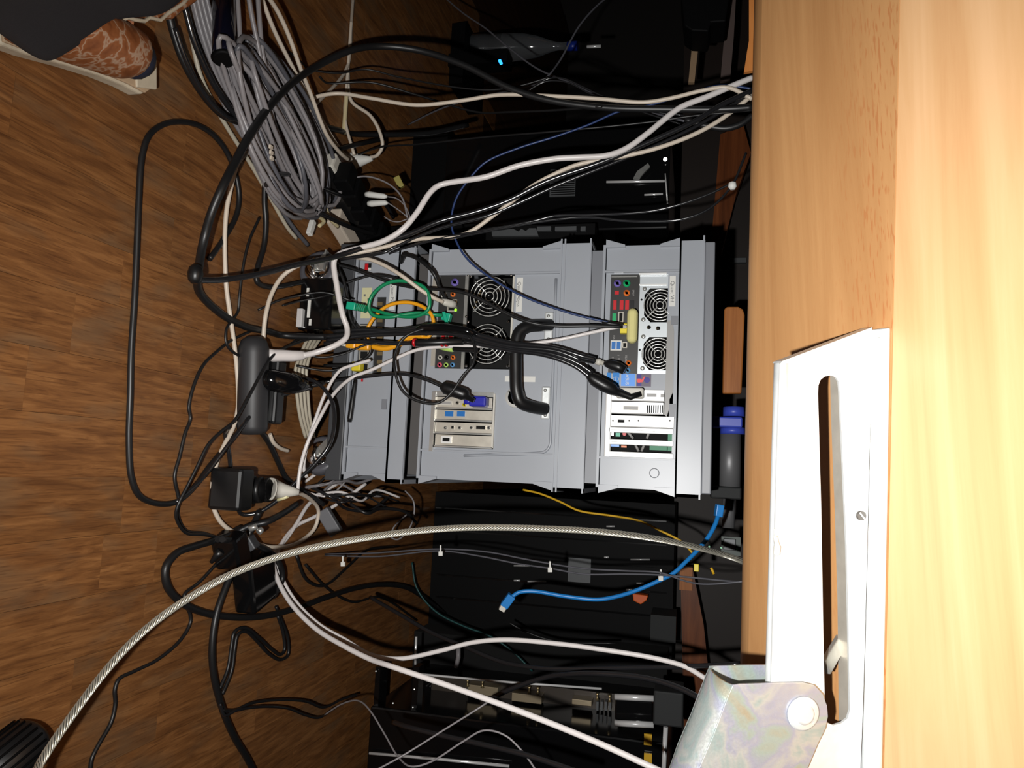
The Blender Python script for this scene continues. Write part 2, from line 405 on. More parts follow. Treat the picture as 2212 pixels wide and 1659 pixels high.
MB().prism([VPl(1687, 784), VPl(1884, 712), VPl(1884, 707), VPl(1690, 780)], DD*.012).build('end_lip', m_zincb, brk)
fr = [onb(x, y, .0028) for x, y in ((1882, 712), (1917, 708), (1911, 1100), (1903, 1500), (1895, 1900), (1848, 1900), (1866, 1500), (1878, 1000))]
MB().prism(fr, NB*.0026).build('front_flange', m_zincb, brk, bevel=.0008)
bk = [onb(x, y, .0028) for x, y in ((1792, 765), (1870, 765), (1868, 1200), (1860, 1562), (1812, 1562), (1809, 1300), (1803, 1100), (1795, 900))]
MB().prism(bk, NB*.0026).build('back_flange', m_silver, brk)
c = VPl(1860, 1114, -.001)
MB().cyl(c-DD*.0012, c+DD*.001, .0036, 20).build('screw', mat('dull_screw', (92, 88, 84), .4, metal=.6), brk)
ea = (T+NB*.9).normalized(); MB().cbox(c-DD*.0013, ea, DD, ea.cross(DD), .0034, .0003, .0006).build('screw_slot', m_steel, brk)
c = onb(1899, 752, .004); MB().cbox(c, T, S, NB, .0085, .0026, .0016).build('embossed_bead', m_zincb, brk, bevel=.0014)
a_, b2 = VPl(1783, 1442, .018), VPl(1836, 1352, .05)
ax = (b2-a_).normalized(); dp = (DD-ax*DD.dot(ax)).normalized(); MB().cbox((a_+b2)/2, ax, dp, ax.cross(dp), (b2-a_).length/2, .002, .0060).build('lock_bar', m_steel, brk, bevel=.0006)
MB().tube(spline([VPl(x, y, -.0003) for x, y in ((1674, 1142), (1675, 1160), (1679, 1180), (1677, 1200))]), [.0008]*7+[.0018]*7+[.0026]*7+[.001], 8).build('glue_drip', m_greyp, brk)

# folding leg, U channel round the plate
leg = thing('folding_leg', 'rainbow tinted zinc U shaped folding leg riveted to the desk bracket', 'leg', VPl(1700, 1600, -.006))
yf = -.007; GD = .036
fp = [(1583, 1480), (1600, 1478), (1665, 1476), (1735, 1475), (1760, 1481), (1778, 1500), (1787, 1525), (1789, 1548), (1783, 1575), (1768, 1605), (1745, 1659), (1600, 1980), (1400, 1980), (1510, 1659), (1540, 1590), (1572, 1505)]
MB().prism([VPl(x, y, yf) for x, y in fp], DD*.002).build('front_wall', m_iri, leg, bevel=.0005)
sp_ = ((1584, 1481), (1574, 1505), (1542, 1590), (1512, 1659), (1400, 1980))
A = [VPl(x, y, yf) for x, y in sp_]; rows = []
out = -NB*.006 - T*.001
vs = []
for a_ in A:
    for k in range(9):
        t = k/8; vs.append(a_ + DD*(GD*t) + out*(math.sin(math.pi*t)**.4 if 0 < t < 1 else 0))
n0 = len(vs); vs += [p + NB*.002 for p in vs]
fs = []
for i in range(len(A)-1):
    for k in range(8):
        fs.append((i*9+k, i*9+k+1, (i+1)*9+k+1, (i+1)*9+k)); fs.append((n0+i*9+k, n0+(i+1)*9+k, n0+(i+1)*9+k+1, n0+i*9+k+1))
for k in range(8): fs.append((k, n0+k, n0+k+1, k+1))
MB().add(vs, fs, True).build('side_wall', m_iri, leg)
MB().prism([VPl(x, y, yf)+DD*GD for x, y in fp], DD*.002).build('back_wall', m_iri, leg)
c = VPl(1733, 1540, yf)
MB().tube([c-DD*.0002, c-DD*.002, c-DD*.0034, c-DD*.003], [.0125, .0125, .0106, .0088], 36).build('rivet', m_zincb, leg)
MB().tube([c-DD*.002, c-DD*.004, c-DD*.0052], [.0078, .0074, .0054], 32).build('rivet_head', m_zincb, leg)

# ------------------------------------------------------------ crates
D = 1.1824; X0, X1 = -.3673, .0327
def crate(label, z0, z1, rim, holes, mfoot=None):
    r = thing('storage_crate', label, 'crate', ((X0+X1)/2, D+.3, z0), 'stacked grey crates')
    zb = z1-rim; ins = .009; xi0, xi1 = X0+ins, X1-ins; D2 = D+.6
    mb = MB(); mb.plate(xi0, xi1, z0+.004, zb, D+.006, D+.0095, holes)
    mb.box(xi0, xi0+.003, D+.0095, D2-.006, z0+.004, zb).box(xi1-.003, xi1, D+.0095, D2-.006, z0+.004, zb)
    mb.box(xi0, xi1, D2-.009, D2-.006, z0+.004, zb).box(xi0, xi1, D+.006, D2-.006, z0+.002, z0+.005)
    mb.build('shell', m_crate, r)
    mb = MB()
    for (a, b_, c, d) in ((X0, X1, D, D+.005), (X0, X1, D2-.005, D2), (X0, X0+.005, D, D2), (X1-.005, X1, D, D2)): mb.box(a, b_, c, d, zb, z1)
    for zz in (zb, zb+.006 if rim > .04 else zb, z1-.003):
        mb.box(X0-.002, X1+.002, D-.0025, D+.001, zz, zz+.0025); mb.box(X0-.002, X0+.001, D, D2, zz, zz+.0025); mb.box(X1-.001, X1+.002, D, D2, zz, zz+.0025)
    mb.build('rim', m_crate, r)
    mb = MB(); mb.box(X0, X1, D, D+.006, z0, z0+.004).box(X0, X0+.009, D, D2, z0, z0+.004).box(X1-.009, X1, D, D2, z0, z0+.004)
    mb.build('base_flange', m_crate, r)
    gh = min(.03, (zb-z0)*.3)
    for s_, xa, xb in ((1, X0, xi0), (-1, X1, xi1)):
        for za, zc in ((z0+.004, z0+.004+gh), (zb, zb-gh)):
            MB().prism([(xa, D, za), (xb+s_*.004, D, za), (xb+s_*.004, D, zc), (xb, D, zc)], (0, .03, 0)).build('gusset', m_crate, r)
    for xr in (X0+.052, X1-.055):
        MB().box(xr-.0015, xr+.0015, D+.0005, D+.0065, z0+.004, zb).build('rib', m_crate, r)
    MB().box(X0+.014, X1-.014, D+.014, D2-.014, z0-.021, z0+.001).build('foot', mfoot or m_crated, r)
    return r
def hole(px0, py0, px1, py1):
    (xa, za), (xb, zb_) = XZ((px0+px1)/2, py0, D), XZ((px0+px1)/2, py1, D)
    zl = XZ(px0, (py0+py1)/2, D)[1]; zr = XZ(px1, (py0+py1)/2, D)[1]
    return (xa, xb, zl, zr)
def B(px0, py0, px1, py1, y0, y1):       # box seen over a pixel rectangle, front at D+y0
    h = hole(px0, py0, px1, py1); return MB().box(h[0], h[1], D+y0, D+y1, h[2], h[3])
def C(px, py, y=0.): 
    x, z = XZ(px, py, D); return Vector((x, D+y, z))
UX, UY, UZ = Vector((1, 0, 0)), Vector((0, 1, 0)), Vector((0, 0, 1))
def jack(par, px, py, m, rpx=6, y=.006, name='audio_jack', hm=None):
    c = C(px, py, 0); r = rpx*D/FPX
    o = MB().tube([(c.x, D+y, c.z), (c.x, D+y-.003, c.z), (c.x, D+y-.003, c.z), (c.x, D+y-.0015, c.z)], [r, r, r*.45, r*.4], 18).build(name, m, par)
    MB().cyl((c.x, D+y-.0012, c.z), (c.x, D+y-.0018, c.z), r*.42, 14).build('socket_hole', hm or m_void, o)
    return o
def fan(par, px, py, rpx, y, rings=5, blades=7):
    c = C(px, py, y); r = rpx*D/FPX; cy = D+y
    root = MB().ring((c.x, cy+.004, c.z), r*1.0, .0012, n=36).build('fan', m_blackm, par)
    mb = MB()
    for k in range(rings):
        mb.ring((c.x, cy, c.z), r*(.22+.76*k/(rings-1)), .00085, n=36, k=6)
    for k in range(4):
        a = math.pi/4 + k*math.pi/2
        mb.tube([(c.x+math.cos(a)*r*.2, cy-.0008, c.z+math.sin(a)*r*.2), (c.x+math.cos(a)*r*1.08, cy-.0008, c.z+math.sin(a)*r*1.08)], .0009, 6)
    mb.build('finger_guard', m_guard, root)
    MB().cyl((c.x, cy+.006, c.z), (c.x, cy+.018, c.z), r*.36, 24).build('hub', m_blackg, root)
    for k in range(blades):
        a = 2*math.pi*k/blades; v = []
        for (rr, da, dy) in ((.35, 0, .016), (.95, .25, .016), (.95, .8, .008), (.35, .6, .008)):
            v.append((c.x+math.cos(a+da)*r*rr, cy+dy, c.z+math.sin(a+da)*r*rr))
        MB().prism(v, (0, .0012, 0)).build('blade', m_blackg, root)
    return root
def port(par, px0, py0, px1, py1, m, y=.006, d=.002, name='port', inner=None, frame=1.2):
    o = B(px0, py0, px1, py1, y-d, y).build(name, m, par)
    if inner: B(px0+frame, py0+frame, px1-frame, py1-frame, y-d-.0004, y-d+.0003).build('opening', inner, o)
    return o
def screw(par, px, py, y, rpx=4, m=None):
    c = C(px, py); r = rpx*D/FPX
    return MB().tube([(c.x, D+y, c.z), (c.x, D+y-.001, c.z), (c.x, D+y-.0018, c.z)], [r, r*.9, r*.4], 12).build('screw', m or m_chrome, par)
def sticker(par, px0, py0, px1, py1, m, y=.0045, name='sticker', d=.0004):
    return B(px0, py0, px1, py1, y, y+d).build(name, m, par)

# ---- lower crate (network switch and power supply)
cr1 = crate('lowest grey crate with coloured network cables, above the wheels', .080, .189, .030, [hole(770, 698, 795, 805), hole(806, 640, 826, 812)])
B(769, 690, 800, 812, .010, .012).build('port_backplate', m_io, cr1)
for a, b_ in ((700, 722), (727, 748), (755, 776), (782, 804)): port(cr1, 772, a, 793, b_, m_silver, .0098, .003, 'network_port', m_void, 3)
B(803, 636, 830, 816, .010, .012).build('pin_backplate', m_io, cr1)
for k in range(9):
    yy = 650+k*18; port(cr1, 810, yy, 822, yy+8, m_gold, .0098, .002, 'pin_connector')
sticker(cr1, 778, 620, 799, 686, m_tape, .0052, 'paper_tape')
for k in range(5): B(783+k % 2*8, 634+k*9, 787+k % 2*8, 639+k*9, .0050, .0053).build('pen_mark', m_ink, cr1)
h = hole(840, 602, 852, 668); lb = sticker(cr1, 839, 600, 852, 668, m_label, .0052, 'name_label')
def vtext(s, px, py, hp, par, m=m_ink, y=.0046):     # text reading downwards in the picture
    x, z = XZ(px, py, D); return text(s, x, z, D+y, hp*D/FPX*1.35, m, par)
vtext('Quant PSU', 845, 634, 8, lb, y=.0049)
B(785, 567, 799, 583, .0050, .0062).build('indicator_recess', m_void, cr1)
B(786, 568, 793, 582, .0042, .0052).build('red_rocker', m_red, cr1); B(793, 577, 799, 583, .0042, .0052).build('white_key', m_label, cr1)
p0, p1 = C(768, 820, .0), C(757, 912, -.004)
ant = MB().tube([p0, p0.lerp(p1, .1), p0.lerp(p1, .9), p1], [.0032, .0040, .0046, .0034], 12).build('antenna', m_black, cr1); ant['label'] = 'stubby black radio antenna'
B(779, 812, 782, 824, .002, .005).build('antenna_collar', m_red, cr1)
B(822, 862, 833, 884, .0035, .0055).build('moulded_notch', m_crated, cr1)

# ---- middle crate (computer with two fans and black handle)
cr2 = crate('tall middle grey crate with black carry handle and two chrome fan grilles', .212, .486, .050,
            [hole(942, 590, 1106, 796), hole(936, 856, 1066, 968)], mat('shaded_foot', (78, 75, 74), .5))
io = B(937, 588, 1000, 797, .0085, .0105).build('io_plate', m_io, cr2)
B(999, 588, 1006, 797, .004, .008).build('plate_edge', m_steel, cr2)
port(io, 932, 600, 944, 640, m_silver, .0055, .001, 'metal_spring'); port(io, 931, 690, 940, 790, m_silver, .006, .002, 'metal_spring')
c = C(980, 608); jack(io, 980, 608, m_purp, 9, .0085, 'keyboard_socket', m_teal)
port(io, 951, 630, 961, 640, m_greyp, .0085, .002, 'optical_port'); jack(io, 976, 634, m_org2, 6, .0085)
port(io, 964, 645, 984, 672, m_silver, .0085, .003, 'network_port', m_void, 3)
port(io, 980, 650, 984, 655, m_ambled, .005, .001, 'led'); port(io, 980, 666, 985, 671, m_goldled, .005, .001, 'led')
for k in range(3):
    jack(io, 948+14*k, 771, (m_greyp, m_black, m_org2)[k], 5.5, .0085); jack(io, 947+14*k, 787, (m_pink, m_lime, m_ltblue)[k], 5.5, .0085)
port(io, 950, 700, 962, 735, m_silver, .0085, .003, 'usb_port', m_red, 2); port(io, 966, 700, 978, 735, m_silver, .0085, .003, 'usb_port', m_red, 2)
B(1006, 590, 1106, 796, .034, .036).build('fan_backing', m_void, cr2)
fan(cr2, 1056, 639, 47, .004); fan(cr2, 1051, 742, 46, .004)
for a, b_ in ((1010, 593), (1103, 593), (1006, 683), (1010, 694), (1098, 680), (1096, 694), (1006, 790), (1095, 790), (1016, 596)): screw(cr2, a, b_, .004, 3.6)
mb = B(1103, 596, 1107, 792, .002, .0075); mb.build('cream_seal', m_greyp, cr2)
for k in range(8): port(cr2, 1020+k*2.2, 660-k*6, 1023+k*2.2, 663-k*6, m_gold, .012, .002, 'terminal')
lb = sticker(cr2, 1114, 598, 1127, 672, m_label, .0052, 'name_label'); vtext('Quant Abyss', 1119, 634, 8.2, lb, y=.0049)
sticker(cr2, 1089, 812, 1155, 824, m_label, .0052, 'paper_strip')
c = C(1112, 858, .004); mb = MB(); mb.tube([(c.x, D+.006, c.z), (c.x, D+.001, c.z), (c.x, D+.001, c.z), (c.x, D+.006, c.z)], [.0165, .0160, .0115, .011], 28); mb.build('cable_grommet', m_label, cr2)
MB().cyl((c.x, D+.0015, c.z), (c.x, D+.0058, c.z), .0112, 24).build('grommet_hole', m_void, cr2)
# slot brackets
fr_ = B(930, 846, 938, 975, -.001, .006).build('slot_frame', m_steel, cr2)
B(936, 846, 1066, 856, .002, .006).build('slot_frame', m_steel, cr2); B(1063, 850, 1067, 968, .001, .0065).build('slot_frame', m_greyp, cr2)
for k, (a, b_) in enumerate(((858, 880), (886, 906), (913, 934), (940, 963))):
    s_ = B(938, a, 1062, b_, .0045, .006).build('slot_cover', m_silver, cr2)
    B(937, b_+1, 1062, b_+4, .001, .006).build('slot_rail', m_steel, cr2)
    if k == 0:
        port(s_, 948, a+7, 975, a+17, m_greyp, .0045, .003, 'video_port', m_grey, 2); jack(s_, 987, a+12, m_silver, 4, .0045, 'hex_nut'); jack(s_, 1002, a+16, m_yellow, 4.5, .0045, 'hex_nut')
    if k == 1:
        port(s_, 960, a+2, 978, a+13, m_usb, .0045, .002, 'usb_port'); port(s_, 986, a+2, 1003, a+13, m_usb, .0045, .002, 'usb_port')
    if k == 2:
        for px in (961, 992, 1017, 1055): jack(s_, px, a+11, m_steel, 3.4, .0045, 'hex_nut')
        port(s_, 973, a+6, 980, a+14, m_silver, .0045, .002, 'square_port', m_void, 1); port(s_, 1027, a+6, 1048, a+15, m_silver, .0045, .003, 'serial_port', m_void, 1)
    if k == 3: port(s_, 952, a+2, 974, a+17, m_whitem, .0045, .003, 'network_port', m_void, 3.5)
# raised bead with rounded corner on the panel
pts = [C(1000, 984, .0055), C(1150, 979, .0055), C(1176, 975, .0055), C(1186, 962, .0055), C(1188, 940, .0055), C(1190, 900, .0055), C(1200, 600, .0055)]
MB().tube(spline(pts, 6), .0022, 8).build('moulded_bead', m_crate, cr2)
# handle
for a, b_, yy in ((1174, 672, 742), (1168, 834, 906)):
    pass
for (px0, py0, px1, py1) in ((1175, 673, 1194, 741), (1168, 834, 1187, 906)):
    pl = B(px0, py0, px1, py1, .001, .006).build('handle_mount', m_zincb, cr2, bevel=.003)
    for yy in (py0+9, py1-9): screw(pl, (px0+px1)/2, yy, .001, 4, m_steel)
hp = [(1188, 702, D-.002), (1165, 703, D-.02), (1140, 706, D-.034), (1122, 718, D-.04), (1115, 745, D-.042), (1114, 800, D-.042), (1116, 845, D-.042), (1124, 868, D-.038), (1145, 878, D-.026), (1178, 884, D-.003)]
MB().tube(spline([P(*t) for t in hp]), [.0095]*5+[.0100]*54+[.0095]*5 if False else .0098, 16).build('carry_handle', m_black, cr2)

# ---- top crate
cr3 = crate('top grey crate with white slot covers and yellow foam pad', .5045, .6614, .038,
            [hole(1316, 590, 1441, 806), hole(1313, 846, 1452, 985)])
io = B(1312, 586, 1379, 812, .0085, .0105).build('io_plate', m_io, cr3)
jack(io, 1333, 610, m_purp, 8, .0085, 'keyboard_socket'); jack(io, 1353, 610, m_grn2, 8, .0085, 'mouse_socket')
port(io, 1320, 594, 1376, 596, m_steel, .0083, .001, 'top_edge')
port(io, 1327, 626, 1336, 634, m_red, .0085, .002, 'optical_port'); jack(io, 1353, 631, m_org2, 7, .0085, 'coaxial_jack')
for k in range(3): port(io, (1324, 1338, 1350)[k], 647, (1331, 1346, 1358)[k], 667, m_red, .0085, .003, 'usb_port', None)
port(io, 1360, 647, 1369, 667, m_black, .0085, .003, 'usb_port')
port(io, 1322, 675, 1330, 697, m_grn2, .0085, .002, 'optical_port'); port(io, 1335, 672, 1346, 695, m_silver, .0085, .003, 'network_port', m_void, 2)
o_ = port(io, 1318, 734, 1342, 756, m_label, .0085, .003, 'usb_pair'); port(o_, 1320.5, 737, 1329, 753, m_usb, .0055, .001, 'usb_port'); port(o_, 1331.5, 737, 1340, 753, m_usb, .0055, .001, 'usb_port')
port(io, 1344, 738, 1354, 750, m_silver, .0085, .003, 'network_port', m_void, 1.5)
jack(io, 1357, 783, m_org2, 6, .0085); jack(io, 1355, 799, m_ltblue, 6, .0085)
for (a, b_, s_) in ((1322, 775, 'MIC'), (1334, 766, 'F'), (1336, 775, 'LR'), (1351, 773, 'REAR')):
    x, z = XZ(a, b_, D); text(s_, x, z, D+.0083, .0045, m_grey, io, 'port_legend')
for (a, b_, s_) in ((1325, 730, 'ESATA'), (1367, 630, 'SPDIF')):
    x, z = XZ(a, b_, D); text(s_, x, z, D+.0083, .0040, m_grey, io, 'port_legend')
h1, h2 = hole(1391, 620, 1450, 694), hole(1389, 726, 1450, 798)
g_ = hole(1379, 586, 1450, 812)
mb = MB(); mb.plate(g_[0], g_[1], g_[2], g_[3], D+.0085, D+.0105, [h1, h2]); ps = mb.build('power_supply_plate', m_psu, cr3)
B(1379, 586, 1450, 812, .045, .047).build('fan_backing', m_void, cr3)
for hh in ((1391, 620, 694), (1389, 726, 798)):          # cut corners of the fan openings
    for (yy, sg) in ((hh[1], 1), (hh[2], -1)):
        MB().prism([C(hh[0]-1, yy-sg, .0092), C(hh[0]+14, yy-sg, .0092), C(hh[0]-1, yy+sg*16, .0092)], (0, .001, 0)).build('corner_web', m_psu, ps)
fan(cr3, 1425, 657, 35, .0075, 5); fan(cr3, 1421, 763, 35, .0075, 5)
for a, b_ in ((1392, 621), (1389, 688), (1389, 725), (1387, 794)): screw(ps, a, b_, .0085, 5, m_steel)
for a, b_ in ((1401, 705), (1421, 707)): screw(ps, a, b_, .0085, 5, m_chrome)
for a, b_ in ((1385, 645), (1381, 754)): screw(ps, a, b_, .0083, 2.4, m_void)
B(1380, 588, 1440, 592, .003, .007).build('plate_lip', m_whitem, cr3); B(1380, 611, 1440, 614, .0065, .0085).build('plate_fold', m_whitem, cr3)
B(1326, 585, 1346, 588, .003, .006).build('metal_tab', m_chrome, cr3)
fl_ = [(1440, 692), (1452, 690), (1456, 715), (1455, 800), (1454, 845), (1446, 862), (1446, 880), (1440, 900), (1434, 895), (1436, 850), (1438, 800), (1441, 700)]
MB().prism([C(a, b_, .0045) for a, b_ in fl_], (0, .0015, 0)).build('cut_plastic_edge', m_grey, cr3)
B(1449, 682, 1464, 700, .003, .006).build('moulded_notch', m_crated, cr3); B(1445, 872, 1459, 903, .003, .006).build('moulded_notch', m_crated, cr3)
lb = sticker(cr3, 1446, 594, 1459, 660, m_label, .0052, 'name_label'); vtext('Quant Vhf', 1452, 628, 8.2, lb, y=.0049)
# stickers with emblems
st = sticker(cr3, 1310, 804, 1319, 835, m_stkb, .0052); 
st = sticker(cr3, 1323, 804, 1337, 835, m_stkb, .0052, 'logo_sticker')
c = C(1330, 818, .0048); MB().ring(c, .0046, .00035, (.75, 0, 0), (0, 0, 1.0), 24).build('white_swirl', m_label, st); text('intel', c.x, c.z, D+.0048, .0035, m_label, st, 'lettering')
st = sticker(cr3, 1341, 806, 1371, 833, m_stkl, .0052, 'logo_sticker')
text('ASUS', *XZ(1354, 819, D), D+.0048, .0072, m_label, st, 'lettering')
st = sticker(cr3, 1374, 807, 1406, 834, m_stkd, .0052, 'logo_sticker')
B(1375, 808, 1385, 817, .0048, .0053).build('navy_patch', m_stkn, st); B(1375, 826, 1385, 833, .0048, .0053).build('navy_patch', m_stkn, st)
c = C(1380, 821, .0049); MB().cyl(c, c+UY*.0006, .0036, 18).build('red_disc', m_stkr, st)
c = C(1397, 820, .0049); MB().cyl(c, c+UY*.0006, .0046, 18).build('navy_disc', m_stkn, st)
MB().prism([C(1384, 822, .005), C(1391, 812, .005), C(1393, 816, .005), C(1386, 826, .005)], (0, .0004, 0)).build('red_swoosh', m_stkr, st)
# white slot covers
g_ = hole(1306, 842, 1320, 990); MB().box(g_[0], g_[1], D+.001, D+.006, g_[2], g_[3]).build('slot_frame', m_whitem, cr3, bevel=.002)
for k, (a, b_, e_) in enumerate(((841, 865, 1435), (868, 893, 1433), (898, 922, 1456))):
    s_ = B(1316, a, e_, b_, .002, .004).build('slot_cover', m_whitem, cr3, bevel=.0006)
    if k == 0: port(s_, 1397, a+9, 1418, a+16, m_grey, .002, .001, 'display_port'); port(s_, 1427, a+10, 1435, a+17, m_grey, .002, .001, 'display_port')
    if k == 1:
        port(s_, 1345, a+8, 1380, a+19, m_silver, .002, .001, 'video_port', m_grey, 1.5)
        for q_ in range(8): port(s_, 1397+q_*4.6, a+7, 1399.6+q_*4.6, a+24, m_void, .002, .0006, 'vent_slot')
    if k == 2:
        port(s_, 1334, a+8, 1349, a+15, m_grey, .002, .001, 'display_port', m_void, 1); port(s_, 1391, a+12, 1408, a+16, m_silver, .002, .001, 'display_port'); port(s_, 1415, a+12, 1434, a+18, m_silver, .002, .001, 'display_port')
        for px in (1324, 1359, 1379, 1447): jack(s_, px, a+11, m_grey, 2, .002, 'hex_nut')
    B(1320, b_, e_, b_+1.5, .0025, .005).build('slot_seam', m_grey, cr3)
for a in (924, 950, 977): B(1314, a, 1454, a+12, .001, .006).build('slot_rail', m_whitem, cr3, bevel=.001)
for a in (930, 956, 982): B(1320, a, 1447, a+1, .0004, .0011).build('rail_groove', m_grey, cr3)
B(1310, 920, 1456, 992, .030, .033).build('dark_inside', m_void, cr3)
B(1442, 932, 1454, 974, .012, .02).build('circuit_board', m_pcb, cr3); B(1402, 958, 1440, 972, .016, .02).build('circuit_board', m_pcb, cr3)
c = C(1347, 936, .014); MB().cyl(c, c+UY*.01, .003, 14).build('red_capacitor', m_red, cr3)
for a, b_, c_, d_ in ((1354, 932, 1366, 946), (1401, 932, 1396, 946), (1370, 958, 1378, 974), (1391, 958, 1384, 974)):
    MB().tube([C(a, b_, .014), C(c_, d_, .016)], .0022, 6).build('grey_wire', m_grey, cr3)
B(1315, 932, 1324, 940, .012, .02).build('capacitor', m_whitem, cr3); B(1328, 934, 1338, 942, .014, .02).build('heatsink', m_teal, cr3)
B(1316, 956, 1336, 964, .012, .02).build('connector_block', m_stkl, cr3); B(1340, 962, 1352, 966, .014, .02).build('copper_coil', m_org2, cr3)
c = C(1413, 1022, .005); MB().ring((c.x, D+.0056, c.z), .007, .0006).build('moulded_mark', m_crated, cr3)
# lid on the top crate
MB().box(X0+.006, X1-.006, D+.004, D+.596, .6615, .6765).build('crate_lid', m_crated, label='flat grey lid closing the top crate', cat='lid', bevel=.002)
# foam pad wedged in the ports
c = C(1367, 708, -.012)
mb = MB(); h_ = hole(1356, 671, 1379, 745)
mb.box(h_[0], h_[1], D-.024, D-.004, h_[2], h_[3])
mb.build('foam_pad', m_foam, label='pale yellow foam pad tucked over the top crate ports', cat='foam', bevel=.008, seg=4)

# ------------------------------------------------------------ dolly and casters under the crates
MB().box(X0-.004, X1+.002, D+.012, D+.59, .050, .0585).plate(X0-.004, X1+.002, .050, .0795, D-.002, D+.012).build('dolly', m_char, label='dark grey plastic dolly board carrying the crate stack', cat='dolly', bevel=.002)
def caster(cx, cy, rot, label):
    r = thing('caster_wheel', label, 'wheel', (cx, cy, 0), 'casters under the crate dolly')
    ax = Vector((math.cos(rot), math.sin(rot), 0)); c = Vector((cx, cy, .034)); R = .034
    MB().tube([c-ax*.011, c-ax*.010, c-ax*.006, c+ax*.006, c+ax*.010, c+ax*.011], [R*.8, R*.93, R, R, R*.93, R*.8], 28).build('tyre', m_grey if False else m_greyd, r)
    MB().tube([c-ax*.0115, c-ax*.0125, c-ax*.0125], [R*.68, R*.62, R*.3], 24).build('hub_cap', m_chrome, r)
    MB().tube([c-ax*.0135, c-ax*.018], [.005, .0045], 12).build('axle_bolt', m_steel, r)
    mb = MB()
    for s_ in (-1, 1):
        a = c+ax*s_*.0145; mb.prism([a+Vector((0, 0, -.006))+ax.cross(UZ)*.006, a+Vector((0, 0, -.006))-ax.cross(UZ)*.006, a+Vector((0, 0, .010))-ax.cross(UZ)*.028, a+Vector((0, 0, .010))+ax.cross(UZ)*.004], ax*.0015)
    t_ = c+Vector((0, 0, .012))-ax.cross(UZ)*.014; mb.cbox(t_, ax, ax.cross(UZ), UZ, .016, .018, .0015)
    mb.cyl(t_, t_+Vector((0, 0, .008)), .012, 16); mb.build('fork', m_steel, r)
p1 = FZ(640, 560, .031); caster(p1.x, D-.038, 1.35, 'rubber caster with round chrome hub at the dolly corner by the gray coil')
caster(-.005, D+.015, 1.2, 'caster wheel behind the pale cables, beside the two floor plugs')
def panel_box(par, px0, py0, px1, py1, y0, y1, name, m, bevel=0., **k):
    a = P((px0+px1)/2, py0, y0); b_ = P((px0+px1)/2, py1, y0); l = P(px0, (py0+py1)/2, y0); r = P(px1, (py0+py1)/2, y0)
    return MB().box(a.x, b_.x, y0, y1, max(l.z, .002), r.z).build(name, m, par, bevel=bevel, **k)
cube = thing('black_device', 'small glossy black box with white label stripes under the crates', 'device', (P(680, 655, 1.115).x, 1.15, 0))
panel_box(cube, 646, 600, 716, 712, 1.115, 1.175, 'housing', m_blackg, .003)
panel_box(cube, 640, 666, 652, 706, 1.106, 1.1155, 'metal_bracket', m_trim, .001)
for a, b_, c_, d_ in ((662, 622, 667, 640), (664, 646, 670, 686), (667, 689, 672, 703)): panel_box(cube, a, b_, c_, d_, 1.1135, 1.1152, 'label_stripe', m_label)

# ------------------------------------------------------------ cables
def K(s, Y):            # "px,py px,py ..." at distances Y (number or list interpolated along the run)
    a = [tuple(float(q) for q in t.split(',')) for t in s.split()]
    n = len(a)
    if not isinstance(Y, (list, tuple)): Y = [Y]
    out = []
    for i, t in enumerate(a):
        if len(t) > 2: out.append(t); continue
        u = i/(max(1, n-1))*(len(Y)-1); k = min(int(u), len(Y)-2) if len(Y) > 1 else 0
        y = Y[0] if len(Y) == 1 else Y[k]+(Y[k+1]-Y[k])*(u-k)
        out.append((t[0], t[1], y))
    return out
def plugend(par, pts, r, m, name='plug', n=12, prof=None):
    """tapered round connector along pixel points; r list or number"""
    w_ = [PT(t) for t in pts]
    return MB().tube(w_, r, n).build(name, m, par)
F4 = -.004
cable('thick black cable lying in a long flat loop on the wooden floor', K('452,560 480,520 510,465 516,425 508,375 490,330 465,296 430,272 390,263 350,270 320,295 306,340 300,420 295,540 290,650 283,760 281,850 278,950 283,1030 300,1070 340,1088 385,1082 425,1045 450,1010 505,945 560,880', F4)+K('625,848 700,826', [1.07, 1.10]), .0037, m_cable, n=10)
c3 = cable('thickest black cable sweeping from the desk edge down over the floor to the crates', K('1625,232 1560,236 1450,236 1300,232 1180,215 1100,190 1000,140 900,108 820,100 760,108 690,140 630,180 580,232 540,290 510,345 480,405 455,465 440,520 430,575 430,630 442,675 480,705 540,716 600,724 700,728 760,724', [1.13, 1.13, 1.12, 1.1, 1.0, .86, .80, .80, .92, 1.08, 1.12]), .0053, m_cable, n=12)
cable('black cable rising from the knot to the bundle at the desk edge', K('424,605 480,604 560,592 640,572 720,556 800,530 880,507 950,478 1030,457 1100,432 1180,392 1300,350 1400,308 1500,262 1560,226 1625,196', [.80, .9, 1.05, 1.1, 1.12, 1.12, 1.12, 1.13]), .0040, m_cableg, n=10)
c = P(422, 592, .80); MB().tube([c+Vector((dx_, 0, 0)) for dx_ in (-.012, -.008, 0, .008, .012)], [.004, .008, .0095, .008, .004], 14).build('cable_knot', m_black, label='black lump of twisted cable where thick cables cross above the floor', cat='knot')
cable('thick black cable coming from the trousers toward the dark corner', K('362,20 378,80 398,135 440,205 478,246 520,264 560,270', -.02)+K('620,276 690,283 760,290 850,291 930,287 1010,270', [1.15, 1.5]), .0052, m_cable, n=10)
cable('second black cable hugging the grey cable bundle on the floor', K('398,10 420,90 455,170 490,225 520,262', -.03), .0042, m_cableg)
cable('black cable running left beside the grey bundle, thinner one', K('378,60 402,130 446,210 490,252 530,262', -.028), .0032, m_cableg)
